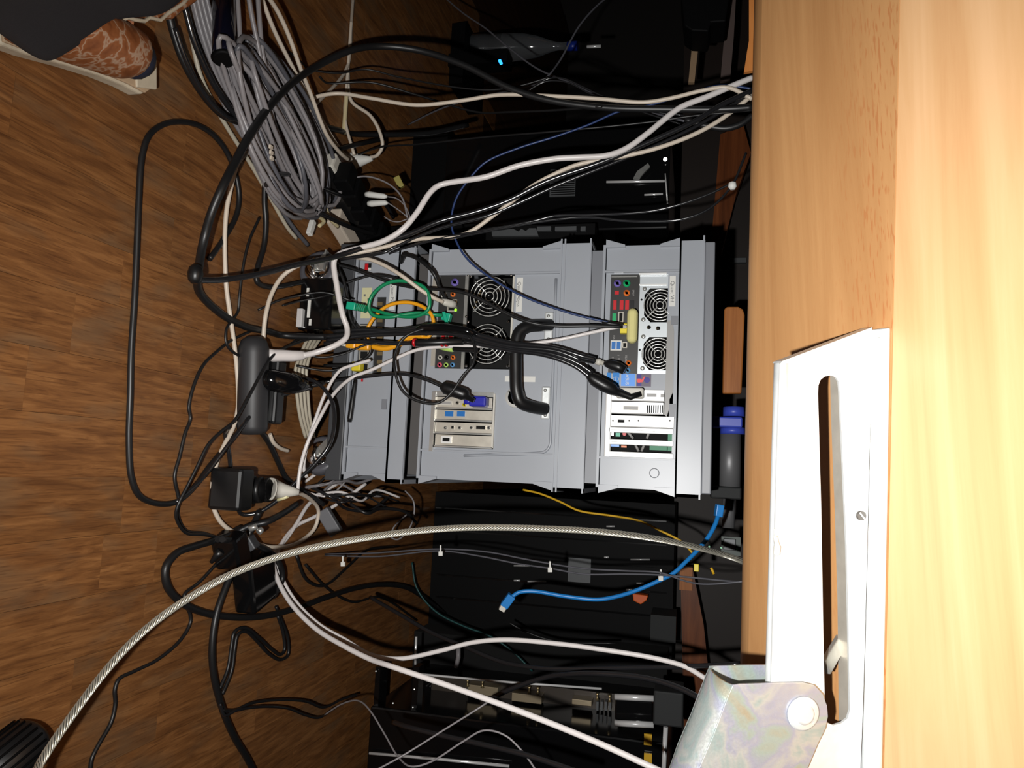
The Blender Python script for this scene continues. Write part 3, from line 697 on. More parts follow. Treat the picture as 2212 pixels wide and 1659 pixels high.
cre = cable('cream cable curling from desk edge around the floor to the cream plug', K('1625,214 1572,189 1520,195 1450,212 1390,221 1300,214 1200,208 1080,205 1000,217 900,227 800,212 730,202 680,210 620,235 575,265 540,305', [1.13, 1.13, 1.12, 1.1, 1.0])+K('515,350 500,400 490,450 486,500 486,560 489,620 500,700 508,760 514,830 514,880 505,920 485,960 468,1000 459,1050 460,1090 475,1125 500,1147 530,1160 560,1176 590,1182 640,1174 680,1140 688,1105 672,1080 640,1062', [-.015, -.005, -.005, -.005, -.02, -.04]), .0032, m_cream, n=10)
c5 = cable('thick white cable from the desk edge to the pale grey plug', K('1625,168 1590,182 1530,208 1470,232 1430,262 1400,287 1350,322 1310,336 1250,340 1200,343 1120,358 1050,382 950,400 930,415 900,460 870,495 830,520 780,535 735,548 722,562 728,620 740,680 750,710 747,730 720,748 680,762 655,768', [1.14, 1.12, 1.1, 1.08, 1.06, 1.06, 1.08, 1.04]), .0045, m_white, n=10)
plugend(c5, K('662,766 650,768 632,769 610,768 590,768 572,764', [1.05, 1.0]), [.0048, .0075, .0085, .009, .0095, .0085], m_white, 'plug')
cable('slimmer cream cable under the thick white one, looping behind the black plug', K('1625,206 1560,256 1500,290 1420,320 1350,337 1250,355 1200,375 1150,402 1110,432 1060,470 1020,498 985,511 900,517 800,541 730,553 690,561 650,571 612,595 588,632 574,680 569,728 566,790 573,860', [1.14, 1.13, 1.12, 1.13, 1.12, 1.05, 1.02, 1.03]), .0034, m_cream, n=10)
cr_ = cable('light cream network cable with clear plug in the middle crate', K('768,556 800,561 830,573 870,597 910,627 940,645 957,652', [1.12, 1.11, 1.15]), .0033, m_cream)
plugend(cr_, K('953,650 962,653 972,656 982,658', [1.15, 1.17]), [.0036, .006, .0065, .0065], m_greyp, 'plug')
nv = cable('navy blue thin cable from the desk edge across to the top crate', K('1625,192 1572,185 1540,187 1480,205 1400,228 1340,240 1270,270 1200,295 1120,320 1050,350 1015,385 985,430 975,480 985,520 1010,560 1060,600 1130,640 1230,676 1320,698 1345,704', [1.14, 1.14, 1.13, 1.12, 1.12, 1.13, 1.14, 1.16]), .0017, m_navy)
plugend(nv, K('1300,696 1318,699 1330,701 1345,704', [1.150, 1.16]), [.0018, .0035, .004, .0045], m_black, 'plug')
cable('thin black cable entering at the top, long diagonal to the right', K('950,-15 1000,28 1050,62 1100,104 1160,148 1230,178 1290,206 1400,241 1480,262', [1.5, 1.35, 1.15]), .0018, m_greyd)
cable('thin dark cable entering at the top, crossing the other diagonal', K('1325,-15 1290,12 1250,58 1210,130 1180,168 1150,185 1080,200 960,232 880,270', [1.4, 1.25, 1.5]), .0018, m_greyd)
for k, (s_, lb_) in enumerate((('1150,190 1185,170 1215,169 1260,188 1300,207 1380,236 1480,250', 'thin glossy black lead arching beside the diagonals, upper of two'), ('1140,196 1180,176 1225,178 1270,200 1310,215 1400,246 1470,268', 'thin glossy black lead arching beside the diagonals, lower of two'))):
    cable(lb_, K(s_, 1.16), .0013, m_cableg)
cable('thin black cable passing in front of the bottle region', K('500,124 560,140 640,152 730,158 790,150 860,166 980,188 1060,194 1120,186 1190,166', [1.05, 1.2, 1.2]), .0016, m_cable)
cable('black cable sagging below the cream cable, faint', K('620,172 700,180 800,178 900,205 1030,242 1100,242 1200,238 1300,230', [1.15, 1.25, 1.12]), .0020, m_cable)
cable('long black lead from the desk edge to the dark left, upper', K('1625,238 1560,244 1500,250 1400,264 1200,284 1050,296 900,312 820,318 740,340', [1.13, 1.15, 1.3]), .0017, m_cable)
cable('thick short black cable curving behind the desk edge', K('1625,250 1600,268 1570,277 1530,273 1480,258', 1.15), .0050, m_cable)
cable('glossy black cable under the slim cream cable', K('735,560 830,545 850,535 950,493 1050,467 1110,443 1200,402 1300,362 1400,322 1500,275 1560,240 1625,202', [1.11, 1.13, 1.14]), .0028, m_cableg)
t1 = cable('black twin lead sagging to the white tie, lower one', K('840,548 900,527 1000,510 1100,490 1200,474 1270,469 1340,476 1400,478 1470,474 1530,452 1580,402 1612,330', [1.12, 1.13, 1.12]), .0019, m_cableg)
cable('black twin lead sagging to the white tie, upper one', K('860,540 950,515 1050,497 1150,478 1200,466 1280,464 1400,457 1460,444 1530,420 1580,396', [1.12, 1.13, 1.12]), .0019, m_cableg)
c = P(1582, 401, 1.115); MB().tube([c+_u*.006, c+_u*.004, c-_u*.002, c-_u*.006], [.002, .0055, .0062, .003], 10).build('cable_tie', m_label, label='small white tie head below the desk edge on black leads', cat='cable tie')
def boxplug(par, px0, py0, px1, py1, h_, Y, m, name='plug', bev=.0012, dep=.006):
    a, b_ = P(px0, py0, Y), P(px1, py1, Y); ax = (b_-a).normalized(); dp = (_f - ax*ax.dot(_f)).normalized()
    return MB().cbox((a+b_)/2, ax, dp, ax.cross(dp), (b_-a).length/2, dep, h_*Y/FPX).build(name, m, par, bevel=bev)
# lower right
blu = cable('bright blue patch cable hanging free with blue plugs', K('1553,1105 1546,1130 1530,1160 1505,1190 1480,1215 1455,1238 1420,1256 1370,1277 1330,1289 1290,1295 1220,1288 1150,1277 1120,1280 1105,1290', [1.15, 1.2, 1.22, 1.2]), .0033, m_blue)
boxplug(blu, 1106, 1286, 1088, 1310, 9, 1.2, m_blue, 'plug_boot'); boxplug(blu, 1089, 1308, 1083, 1318, 7, 1.2, m_greyp, 'clear_tip')
boxplug(blu, 1555, 1090, 1551, 1116, 7.5, 1.15, m_blue, 'plug_boot')
cable('thin yellow cable below the crates', K('1130,1058 1165,1066 1210,1084 1250,1103 1320,1114 1380,1125 1430,1148 1475,1172 1497,1196', [1.35, 1.3]), .0019, m_ycable)
c = P(1504, 1226, 1.3); MB().cbox(c, UX, UY, UZ, .006, .004, .004).build('plug', m_yellow, label='tiny yellow plug near the brown table leg', cat='plug', bevel=.001)
ties = []
tw = cable('black lead with white cable ties, upper of the pair', K('690,1196 800,1195 950,1186 1050,1192 1130,1207 1190,1218 1260,1228 1350,1233 1425,1237 1480,1255 1520,1262 1610,1256', [1.3, 1.25, 1.2, 1.15]), .0014, m_greyd)  # black lead coloured grey, its highlight painted into the base colour
cable('black lead with white cable ties, lower of the pair', K('700,1200 820,1202 950,1190 1040,1202 1120,1218 1190,1228 1260,1240 1350,1240 1425,1242 1500,1248 1560,1254 1610,1258', [1.3, 1.25, 1.2, 1.15]), .0014, m_greyd)  # grey base colour stands in for the sheen here too
for (a, b_, nm) in ((952, 1190, 'white cable tie on the black leads, leftmost under the middle crate'), (1188, 1225, 'white cable tie on the black leads beside the grey label'), (1427, 1243, 'white cable tie on the black leads over the blue cable'), (741, 1213, 'white cable tie far left above the dark floor')):
    c = P(a, b_, 1.2); mb = MB(); mb.cbox(c-_u*.004, _r, _f, _u, .0035, .003, .0036); mb.cbox(c+_u*.004-_f*.001, _r, _f, _u, .0013, .002, .0055)
    mb.build('cable_tie', m_label, label=nm, cat='cable tie', bevel=.0006)
cable('thick black cable looping under the steel rope and back to the right', K('520,1140,-.01 470,1165 420,1180 380,1196 358,1226 360,1262 385,1296 430,1320 500,1333 570,1331 640,1314 700,1292 770,1270 830,1263 880,1270 920,1295 960,1325', [-.006, -.006, -.008, -.02, -.05]), .0050, m_cable, n=10)
cable('glossy black cable running right toward the metal leg', K('800,1290 860,1325 930,1365 1000,1395 1080,1428 1140,1440 1200,1445 1350,1443 1480,1440 1600,1434', [1.3, 1.15, 1.05]), .0034, m_cableg, n=10)
w1 = cable('thick white cable crossing the lower right dark area', K('592,1186 590,1215 602,1258 632,1308 682,1358 742,1395 800,1424 850,1441 1000,1492 1150,1547 1300,1608 1440,1672', [1.12, 1.05, .95, .9]), .0036, m_white, n=10)
cable('white cable running alongside the thick one, rising to the desk', K('600,1186 600,1215 612,1256 642,1304 690,1350 745,1382 800,1414 860,1423 950,1406 1020,1388 1090,1382 1200,1390 1300,1403 1415,1422 1480,1440 1510,1457 1540,1478 1580,1515', [1.12, 1.1, 1.1, 1.08, 1.05]), .0034, m_white, n=10)
cable('white cable pair going back under the crates, left', K('592,1188 600,1165 625,1130 660,1090 700,1062 745,1035', [1.12, 1.2, 1.3]), .0034, m_white)
cable('white cable pair going back under the crates, right', K('600,1190 615,1160 640,1136 680,1116 730,1088 790,1045', [1.12, 1.2, 1.3]), .0032, m_white)
cable('black cable arching above the computer chassis to the metal leg', K('1040,1520 1100,1490 1180,1463 1230,1456 1290,1455 1400,1466 1480,1492 1545,1532 1600,1590', [1.15, 1.05, .95]), .0036, m_cableg, n=10)
cable('thin grey lead dipping in a wave over the dark chassis', K('700,1545 740,1520 775,1514 800,1536 832,1588 858,1632 890,1656 930,1646 1000,1602 1045,1578 1090,1588 1130,1625 1165,1675', [1.2, 1.0, 1.0]), .0013, m_greyc)
cable('thin straight grey lead crossing the wave lead', K('810,1665 860,1638 900,1614 960,1576 1040,1526 1060,1512', [1.0, 1.05]), .0013, m_greyc)
cable('black ribbed cable at the bottom edge', K('850,1560 880,1570 960,1590 1050,1610 1150,1635 1260,1672', [1.1, .95]), .0035, m_cableg)
cable('thick black cable descending at the lower left of the chassis', K('560,1105,-.03 540,1150 520,1195 490,1262 468,1325 458,1400 462,1460 480,1530 505,1590 535,1640 560,1690', -.012), .0048, m_cable, n=10)
cable('folded black lead tied to the descending cable, zigzag half', K('480,1500 500,1450 507,1400 513,1372 530,1364 555,1385 580,1412 606,1425 622,1414 622,1380 608,1340 596,1310', -.01), .0026, m_cable)
cable('folded black lead tied to the descending cable, inner zigzag half', K('474,1490 492,1445 500,1395 506,1366 528,1356 560,1378 588,1404 606,1414 614,1404 612,1370 600,1330', -.01), .0026, m_cable)
cable('black lead fanning right from the tied bundle, upper', K('480,1535 505,1535 540,1520 600,1512 660,1515 700,1528 735,1512 770,1500', [-.02, -.03, -.05]), .0022, m_cable)
cable('black lead fanning right from the tied bundle, shiny lower', K('475,1520 485,1545 510,1535 560,1527 620,1530 660,1545 690,1550 720,1530', [-.02, -.03, -.03]), .0022, m_cableg)
cable('thin black lead winding over the lower left floor', K('470,1215 430,1258 398,1285 400,1305 410,1325 411,1345 390,1382 340,1425 290,1450 256,1468 248,1490 249,1520 240,1560 212,1610 198,1640 194,1680', -.003), .0023, m_cable)
cable('black cable sagging along the dark floor behind', K('640,1200 660,1250 700,1265 750,1225 790,1190 860,1180', -.01), .0026, m_cable)
cable('black lead trailing below the crates to the chassis', K('660,1220 700,1265 760,1300 820,1290 900,1340', -.008), .0024, m_cable)
# mid left leads
cable('thin black lead hanging from the top of the floor area', K('560,470 538,520 525,575 517,640 514,672 498,695 488,715 490,745 515,768 555,776 600,766 640,735 700,725', [-.01, -.004, -.01, -.03]), .0019, m_cable)
cable('thin black lead wandering left of the black adapter', K('540,716 500,735 470,758 438,790 416,840 408,880 411,905 400,935 388,985 377,1030 386,1080 384,1112 400,1145 440,1152 490,1165 530,1150', -.004), .0022, m_cable)
cable('second thin black lead crossing the adapter diagonally', K('700,726 650,738 590,768 540,850 505,910 480,930 450,960 425,1010 405,1050 385,1090 380,1115 400,1150 440,1155 480,1162', [-.05, -.04, -.02, -.004]), .0021, m_cable)
cable('medium black cable bending beside the caster wheel', K('830,300 740,320 690,335 640,360 600,372 575,390 571,430 574,480 570,530 556,580 555,608 580,620 640,612 720,592 800,560', [-.04, -.02, -.01, -.005, -.01, -.04]), .0040, m_cable)
cable('black cable along the grey coil toward the crates', K('575,400 600,378 640,380 700,408 760,430 830,440 850,470', [-.06, -.05, -.05]), .0038, m_cableg)
cable('black cable bundle behind the coil, right branch', K('590,400 640,440 700,465 760,492 830,510 900,520', [-.05, -.07]), .0040, m_cable)
cable('large black hoop of cable in front of the right caster', K('560,805 620,818 670,820 700,840 718,872 722,915 712,960 680,1002 640,1040 600,1080 555,1108 510,1110 470,1095 440,1060 430,1020 436,972 460,935 495,922', [1.08, 1.08, 1.05, 1.0, .95]), .0030, m_cableg)
cable('black cable going down behind the black block plug', K('560,930 570,960 590,1000 620,1035 660,1065 700,1090', [1.05, 1.2]), .0042, m_cable)
cable('thin black lead rising from the adapter to the dolly', K('560,772 640,760 690,772 740,765 790,745 830,740', [1.04, 1.12]), .0017, m_cable)
cable('black lead from the knot toward the device under the crates', K('545,670 600,650 640,640 700,632 760,650', [1.02, 1.1]), .0018, m_cable)
cable('thin black lead across the black device', K('610,660 640,652 700,640 730,628', [1.05, 1.12]), .0016, m_cable)
# leads over the crate fronts
for k, (s_, r_, lb_) in enumerate((
    ('700,728 780,720 860,714 930,706 1000,716 1100,740 1200,752 1260,770 1285,776', .0036, 'black cable across the crates ending at the top crate, first of the bundle'),
    ('705,736 780,726 860,722 930,720 1000,724 1100,748 1200,758 1255,778', .0032, 'black cable across the crates, second of the bundle'),
    ('700,742 780,738 860,742 930,738 1000,738 1100,756 1180,768 1240,790 1275,815', .0034, 'black cable across the crates, third of the bundle, running into a thick plug'),
    ('720,716 790,712 860,716 940,714 1010,730 1100,752 1190,764 1245,783 1280,806', .0030, 'black cable across the crates, fourth of the bundle'))):
    cb = cable(lb_, K(s_, [1.10, 1.12, 1.12, 1.12, 1.13]), r_, m_cableg, group=None)
    if k == 0: plugend(cb, K('900,712 915,708 960,708 1005,714 1030,722', [1.105, 1.11]), [.004, .0068, .0072, .006, .004], m_blackg, 'in_line_connector')
    if k == 2:
        plugend(cb, K('890,741 905,741 1000,738', [1.11, 1.105]), [.0052, .0056, .0052], m_black, 'in_line_connector')
        for a in (893, 953, 962): plugend(cb, K(f'{a},740 {a+5},740', 1.108), [.0064, .0064], m_red, 'red_ring')
        plugend(cb, K('1268,808 1276,814 1284,820 1305,832 1325,842 1330,846 1342,850 1362,858 1384,851', [1.13, 1.15]), [.004, .0075, .0098, .0105, .0092, .0068, .0055, .0048, .004], m_black, 'ferrite_plug')
    if k == 1:
        plugend(cb, K('1236,768 1250,771 1272,776 1283,779', [1.13, 1.15]), [.0035, .0058, .0062, .0052], m_black, 'audio_plug')
        plugend(cb, K('1283,779 1289,781 1289.5,781 1297,783 1297.5,783 1304,785', 1.155), [.004, .004, .0052, .0052, .0038, .0038], m_greyp, 'grey_collar')
        plugend(cb, K('1306,786 1315,786 1335,792 1350,800', 1.16), [.004, .0068, .0085, .007], m_black, 'plug_cluster')
h_ = hole(1333, 840, 1392, 862)
MB().box(h_[0], h_[1], D-.022, D+.0015, h_[2], h_[3]).build('video_plug', m_greyp, label='grey screw-on video plug in the top crate slot cover', cat='plug', bevel=.003)
pc = cable('thin black lead looped in a ring before the middle crate', K('1010,716 950,706 910,712 872,730 853,765 854,805 868,842 892,862 930,872 952,868 975,848 1000,812 1022,785 1026,755 1016,728 1000,712', [1.11, 1.09, 1.1, 1.12]), .0022, m_cable)
vg = cable('black monitor cable with ferrite and blue plug in the middle crate', K('380,1085,-.006 440,1030,-.01 505,945,-.03 560,880,1.0 620,848,1.04 700,826 780,815 870,808 920,820 955,835 1010,858 1025,866', [1.08, 1.12, 1.15]), .0027, m_cableg)
plugend(vg, K('950,836 957,836 962,838 1002,852 1006,854 1010,858 1024,866', [1.12, 1.13]), [.003, .0085, .0098, .0098, .0085, .005, .0035], m_black, 'ferrite_core', 14)
h_ = hole(1022, 859, 1058, 881); MB().box(h_[0], h_[1], D-.026, D-.004, h_[2], h_[3]).build('video_plug', m_vga, vg, bevel=.003)
c = C(1020, 869, -.012); MB().cyl(c-_r*.010, c+_r*.006, .0045, 10).build('thumb_screw', m_vga, vg)
lv = cable('long white network cable entering the yellow plug of the top crate', K('1352,706 1338,706 1280,718 1200,735 1100,746 1000,748 940,750 900,756 860,772 800,800 760,816 722,850 692,900 665,955 650,1005 642,1065', [1.16, 1.14, 1.13, 1.13, 1.12, 1.05, 1.05]), .0029, m_white)
h_ = hole(1341, 702, 1356, 723); MB().box(h_[0], h_[1], D-.014, D-.001, h_[2], h_[3]).build('yellow_boot', m_yellow, lv, bevel=.001)
cable('white cable parallel to the long one, curving down to the floor', K('800,778 765,788 735,800 705,845 684,898 664,960 656,1010 662,1030', [1.13, 1.08, 1.06]), .0027, m_white)
gr = cable('emerald green patch cable knotted into a loop on the crates', K('790,664 800,667 850,681 900,683 925,668 927,640 915,620 890,610 855,607 825,618 803,640 797,665 805,680 840,685 870,680 905,676 940,680 955,681', [1.14, 1.13, 1.12, 1.13, 1.15]), .0030, m_green)
boxplug(gr, 792, 668, 770, 663, 7.5, 1.125, m_teal, 'plug_boot', .002); boxplug(gr, 770, 663, 751, 660, 9, 1.12, m_teal, 'plug')
for k in range(5): boxplug(gr, 773+k*4, 663.5+k*.9, 774.5+k*4, 664+k*.9, 8.4, 1.122, m_green, 'boot_rib', .0002)
boxplug(gr, 956, 683, 974, 687, 9, 1.165, m_teal, 'plug'); boxplug(gr, 959, 675, 966, 700, 4, 1.16, m_teal, 'plug_latch')
og = cable('orange patch cable looped behind the green one', K('800,746 830,749 860,746 880,738 905,726 925,728 936,705 932,680 910,661 875,653 835,662 805,690 793,715 795,735 802,745', [1.15, 1.145, 1.14, 1.15]), .0031, m_orange)
boxplug(og, 750, 744, 770, 746, 8.5, 1.12, m_orange, 'plug', .002); boxplug(og, 770, 747, 800, 748, 10, 1.125, m_orange, 'plug_boot', .003); boxplug(og, 741, 742, 750, 744, 6, 1.12, m_greyp, 'clear_tip')
cable('orange cable tail ending in yellow boots before the switch', K('800,748 830,753 851,748 870,735 895,726 915,726', 1.145), .0044, m_orange)
ap = cable('black audio lead with lime green plug in the middle crate', K('1030,756 1000,755 980,753', [1.12, 1.13]), .0040, m_black)
plugend(ap, K('980,753 979,753 965,752 946,750', 1.14), [.003, .0058, .0052, .0028], m_lime, 'lime_plug')
c = C(776, 793, 0); h_ = hole(765, 783, 784, 803); MB().box(h_[0], h_[1], D-.012, D+.005, h_[2], h_[3]).build('plug', m_yellow, label='yellow network plug in the lowest port of the bottom crate', cat='plug', bevel=.002)
bk1 = cable('short black power lead from the lower crate to the middle input plate', K('870,548 900,558 935,588 950,622 962,645', [1.15, 1.13, 1.16]), .0030, m_cable)
plugend(bk1, K('866,568 871,553 876,549', [1.165, 1.15]), [.003, .0045, .0045], m_black, 'angled_plug')
cable('thin black lead crossing the lower crate behind the cream cable', K('728,572 760,580 800,595 850,612 900,622 930,624 1000,632 1040,648 1100,680 1150,698 1200,704 1280,704 1345,706', [1.13, 1.14, 1.12, 1.12, 1.15]), .0026, m_cable)
cable('thin black lead arching over the paper tape on the lower crate', K('745,612 775,602 810,594 850,600 880,612 930,635', [1.14, 1.15]), .0022, m_cable)
cable('black lead dropping from crate corner to the switch plugs', K('722,565 740,600 750,640 758,690 775,715 790,735 800,760 770,785 700,790', [1.12, 1.14]), .0026, m_cable)
cable('black lead below the switch, running left', K('800,780 770,786 720,800 680,798 640,790', [1.14, 1.08]), .0018, m_cable)
# beige flat bundle behind the adapter: single cables
for k in range(4):
    cable('beige cable in the flat bundle under the dolly, ' + ('leftmost', 'second from the left', 'third from the left', 'rightmost')[k], K(f'{668+k*10},722 {650+k*7},765 {638+k*8},800 {641+k*8},850 {648+k*7},900 {660+k*6},945', -.035), .0028, m_beige, group=None)
cable('short pale cable between the adapter and the caster', K('583,938 590,955 605,968 622,974', -.01), .0032, m_cream)

# ------------------------------------------------------------ steel wire rope
rp_ = [PT(t) for t in K('1606,1214 1598,1210 1560,1197 1520,1186 1430,1166 1300,1149 1150,1141 1000,1140 900,1147 800,1160 700,1178 600,1203 500,1240 430,1278 350,1331 290,1382 230,1447 180,1512 130,1582 85,1652 66,1700', [1.05, 1.02, .93, .86, .78, .72, .66, .60, .55])]
path = spline(rp_, 3)
# resample evenly
seg = []; acc = 0.; step = .0016; last = path[0].copy(); seg.append(last.copy())
for p in path[1:]:
    while (p-last).length >= step:
        last = last + (p-last).normalized()*step; seg.append(last.copy())
N_ = None; wires = [[] for _ in range(8)]; core = []
for i, p in enumerate(seg):
    t = (seg[min(i+1, len(seg)-1)]-seg[max(i-1, 0)]).normalized()
    N_ = t.orthogonal() if N_ is None else N_; N_ = (N_-t*N_.dot(t)).normalized(); B_ = t.cross(N_)
    for k in range(8):
        a = 2*math.pi*k/8 - i*step/.031*2*math.pi
        wires[k].append(p+(N_*math.cos(a)+B_*math.sin(a))*.0031)
rope = thing('wire_rope', 'twisted steel wire rope arching in the foreground across the floor', 'rope', seg[-1])
MB().tube(seg, .0026, 8).build('core', mat('rope_core', (40, 38, 34), .6), rope)
for w_ in wires: MB().tube(w_, .00080, 6).build('strand', mat('galvanised_wire', (196, 192, 178), .32, metal=.7), rope)

# ------------------------------------------------------------ bits on the floor at left
def fbox(name, px, py, sx, sy, z0, z1, rot, m, **kw):      # box standing on the floor, centre seen at a pixel
    c = FZ(px, py, (z0+z1)/2); ax = Vector((math.cos(rot), math.sin(rot), 0)); ay = Vector((-math.sin(rot), math.cos(rot), 0))
    return MB().cbox(c, ax, ay, UZ, sx/2, sy/2, (z1-z0)/2), c, ax, ay
# black adapter block (large, rounded) with a second block behind
ad = thing('power_adapter', 'large rounded black power adapter lying on the floor before the dolly', 'adapter', FZ(545, 840, 0))
p_a, p_b = FZ(548, 762, .022), FZ(545, 920, .022)
ax = (p_b-p_a).normalized()
MB().tube([p_a-ax*.024, p_a-ax*.018, p_a-ax*.008, p_a, p_b, p_b+ax*.006, p_b+ax*.012], [.010, .018, .0215, .022, .022, .021, .016], 20).build('body', m_char if False else mat('adapter_plastic', (44, 44, 46), .5), ad)
MB().cbox((p_a+p_b)/2+Vector((0, .034, .006)), UX, UY, UZ, .048, .012, .020).build('cover', m_black, ad, bevel=.004)
MB().cbox((p_a+p_b)/2+Vector((0, .020, .014)), UX, UY, UZ, .046, .004, .004).build('groove', m_blackg, ad, bevel=.001)
c = P(597, 829, 1.02)
sw = thing('in_line_switch', 'glossy black in-line switch resting against the adapter', 'switch', c)
MB().tube(spline([P(567, 812, .99), P(590, 822, 1.0), P(625, 828, 1.02), P(655, 834, 1.04), P(672, 840, 1.06)], 4), [.010, .013, .0145, .0155, .016, .016, .0165, .0165, .016, .0155, .014, .012, .009, .007, .005, .0035, .003], 14).build('body', m_blackg, sw)
# lower left socket plug
sk = thing('plug_socket', 'ribbed black socket block with cream plug on the floor below', 'socket', FZ(520, 1055, 0))
a1, a2 = FZ(478, 1052, .026), FZ(512, 1056, .030)
MB().cbox(FZ(500, 1056, .026)+Vector((0, .0, 0)), UX, UY, UZ, .029, .017, .025).build('base_block', m_black, sk, bevel=.005)
for k in range(4):
    c = P(528+k*16, 1058, .985+k*.012); MB().tube([c-_r*.004-_f*.0, c+_r*.004], [.022-k*.0012, .0215-k*.0012], 18).build('rib', m_black, sk)
c0, c1 = P(520, 1058, .99), P(588, 1059, 1.03); MB().cyl(c0, c1, .0195, 18, .0165).build('barrel', m_blackm, sk)
cp = thing('cream_plug', 'cream two pin plug in the ribbed black socket block', 'plug', P(600, 1060, 1.04))
MB().tube([P(583, 1056, 1.02), P(590, 1057, 1.025), P(592, 1057, 1.025), P(612, 1060, 1.03), P(630, 1062, 1.035), P(646, 1064, 1.04)], [.0165, .0165, .0155, .0105, .0075, .004], 18).build('body', m_greyp, cp)
MB().tube([P(600, 1080, 1.03), P(622, 1072, 1.03)], .0028, 8).build('pin', mat('cream_plastic', (214, 206, 160), .4), cp)
# second plug near (510,1190)
pg = thing('angled_plug', 'black plug with a grey switch cube beside the wire rope', 'plug', FZ(515, 1185, 0))
MB().cbox(FZ(500, 1188, .022), Vector((.9, .43, 0)).normalized(), Vector((-.43, .9, 0)).normalized(), UZ, .024, .016, .02).build('body', m_blackg, pg, bevel=.004)
MB().cbox(P(535, 1178, 1.0), (_r+_u*.6).normalized(), _f, (_u-_r*.6).normalized(), .012, .012, .010).build('cube', m_char, pg, bevel=.002)
MB().cbox(P(527, 1184, .985), (_r+_u*.6).normalized(), _f, (_u-_r*.6).normalized(), .0035, .001, .004).build('window', m_greyp, pg)
MB().tube([FZ(478, 1190, .015), FZ(468, 1200, .01), FZ(455, 1216, .004)], [.008, .005, .0025], 10).build('strain_relief', m_black, pg)
bx = MB().cbox(FZ(550, 1255, .018), Vector((.95, .3, 0)).normalized(), Vector((-.3, .95, 0)).normalized(), UZ, .038, .032, .017)
bx.build('power_brick', m_blackg, label='square glossy black power brick on the floor under the wire rope', cat='adapter', bevel=.005)
for k, (a, b_, c_, d_) in enumerate(((538, 1143, 556, 1136), (558, 1150, 566, 1143))):
    MB().cyl(P(a, b_, .98), P(c_, d_, .985), .0045, 10).build('metal_tab', m_steel, label=('bright metal tab on the black plug heap, bigger one', 'bright metal tab on the black plug heap, smaller one')[k], cat='tab')
MB().tube(spline([FZ(470, 1165, .02), P(510, 1150, .98), P(540, 1136, .99), P(575, 1128, 1.0), P(610, 1110, 1.03), P(640, 1090, 1.08)]), .0045, 10).build('cable', m_cable, label='black cable humped over the plug heap near the cream cable', cat='cable')
cable('black cable under the plug heap joining the brick', K('480,1165 520,1170 560,1180 600,1210 610,1250 590,1290', -.03), .0045, m_cable)
MB().cbox(P(712, 1127, 1.22), (_r*.6-_u).normalized(), _f, (_r+_u*.6).normalized(), .024, .008, .011).build('grey_tag', m_grey if False else mat('dim_grey_plastic', (96, 96, 100), .5), label='dull grey flat connector behind the pale cable loop', cat='connector', bevel=.002)

# tangle behind the lower corner of the crates
tg = random.Random(11)
for k in range(12):
    x0, y0 = 640+tg.random()*120, 1040+tg.random()*60
    q = [(x0, y0, 1.2)]
    cname = ('black', 'grey', 'white', 'glossy dark')[k % 4]; tname = ('thin', 'medium', 'thick')[k % 3]
    for j in range(4): q.append((q[-1][0]+25+tg.random()*30, q[-1][1]+(tg.random()-.55)*60, 1.2+.05*j))
    cable(tname+' '+cname+' lead in the tangle beneath the lowest crate corner', q, (.0016, .0022, .0028)[k % 3], (m_cable, m_greyc, m_white, m_cableg)[k % 4], group='tangled leads under the crate corner')
cable('thin white looped wire under the crate corner', K('875,1060 892,1080 895,1105 885,1140 860,1165 845,1160 850,1140 880,1110', 1.4), .0016, m_greyc)

# ------------------------------------------------------------ grey cable coil, top left
gc = thing('cable_coil', 'big tied coil of flat grey cable lying beside the thick black cable', 'cable coil', FZ(600, 260, 0))
cg = random.Random(5)
for k in range(26):
    ccx, ccy = 600+cg.uniform(-26, 36), 268+cg.uniform(-14, 14)
    ra, rb, h0 = cg.uniform(180, 215), cg.uniform(20, 58), cg.uniform(.006, .07)
    th = math.radians(66+cg.uniform(-5, 5)); pts = []
    for j in range(26):
        a = 2*math.pi*j/26
        u_, v_ = math.cos(a)*ra, math.sin(a)*rb*(1+.25*math.cos(a))
        pts.append(FZ(ccx+u_*math.cos(th)-v_*math.sin(th), ccy+u_*math.sin(th)+v_*math.cos(th), h0+.012*math.sin(a*2+k)))
    MB().tube(pts, .0036, 7, closed=True).build('coil_loop', m_greyc if k % 5 else m_greyd, gc)
for k in range(3):
    c = FZ(585+k, 318+12*k, .075); MB().cbox(c, UX, UY, UZ, .0025, .003, .0015).build('tie_band', m_cream, gc)
lng = [('400,-20 420,60 445,140 475,215 520,290 580,390 640,480 690,560', 'grey cable in the long straight row left of the coil, ')]
for k in range(5):
    dx = 10*k
    cable('grey cable in the long straight row left of the coil, ' + ('outermost', 'second from outside', 'third from outside', 'fourth from outside', 'innermost')[k],
          K(f'{402+dx},-20 {425+dx},70 {452+dx},150 {484+dx},225 {522+dx*.9},290 {560+dx*.9},350 {590+dx*.8},400 {612+dx*.8},440', -.006-.004*k), .0034, m_greyc)
cable('cream cable forming the outer edge of the grey row', K('396,-20 412,70 432,160 462,225 500,290 540,352 580,420 620,490 640,515', -.004), .0032, m_beige)
cable('second cream cable inside the grey row heading to the caster', K('560,-20 590,60 640,160 690,250 740,330 760,345', -.03), .0034, m_cream)
cable('pale cable hoop standing above the coil', K('660,420,-.02 640,300,-.03 620,150 617,70 625,25 645,8 668,18 690,55 715,115 730,180 745,255 765,335', [1.25]), .0030, m_cream)
cable('cream cable running through the coil from the top', K('570,-20 600,25 625,80 650,150 670,200 705,290 735,330 752,345', [-.08, -.05]), .0033, m_cream)
cable('grey lead at the top passing behind the cylinder', K('512,-20 517,60 520,140 528,210 545,280', -.05), .0034, m_greyc)
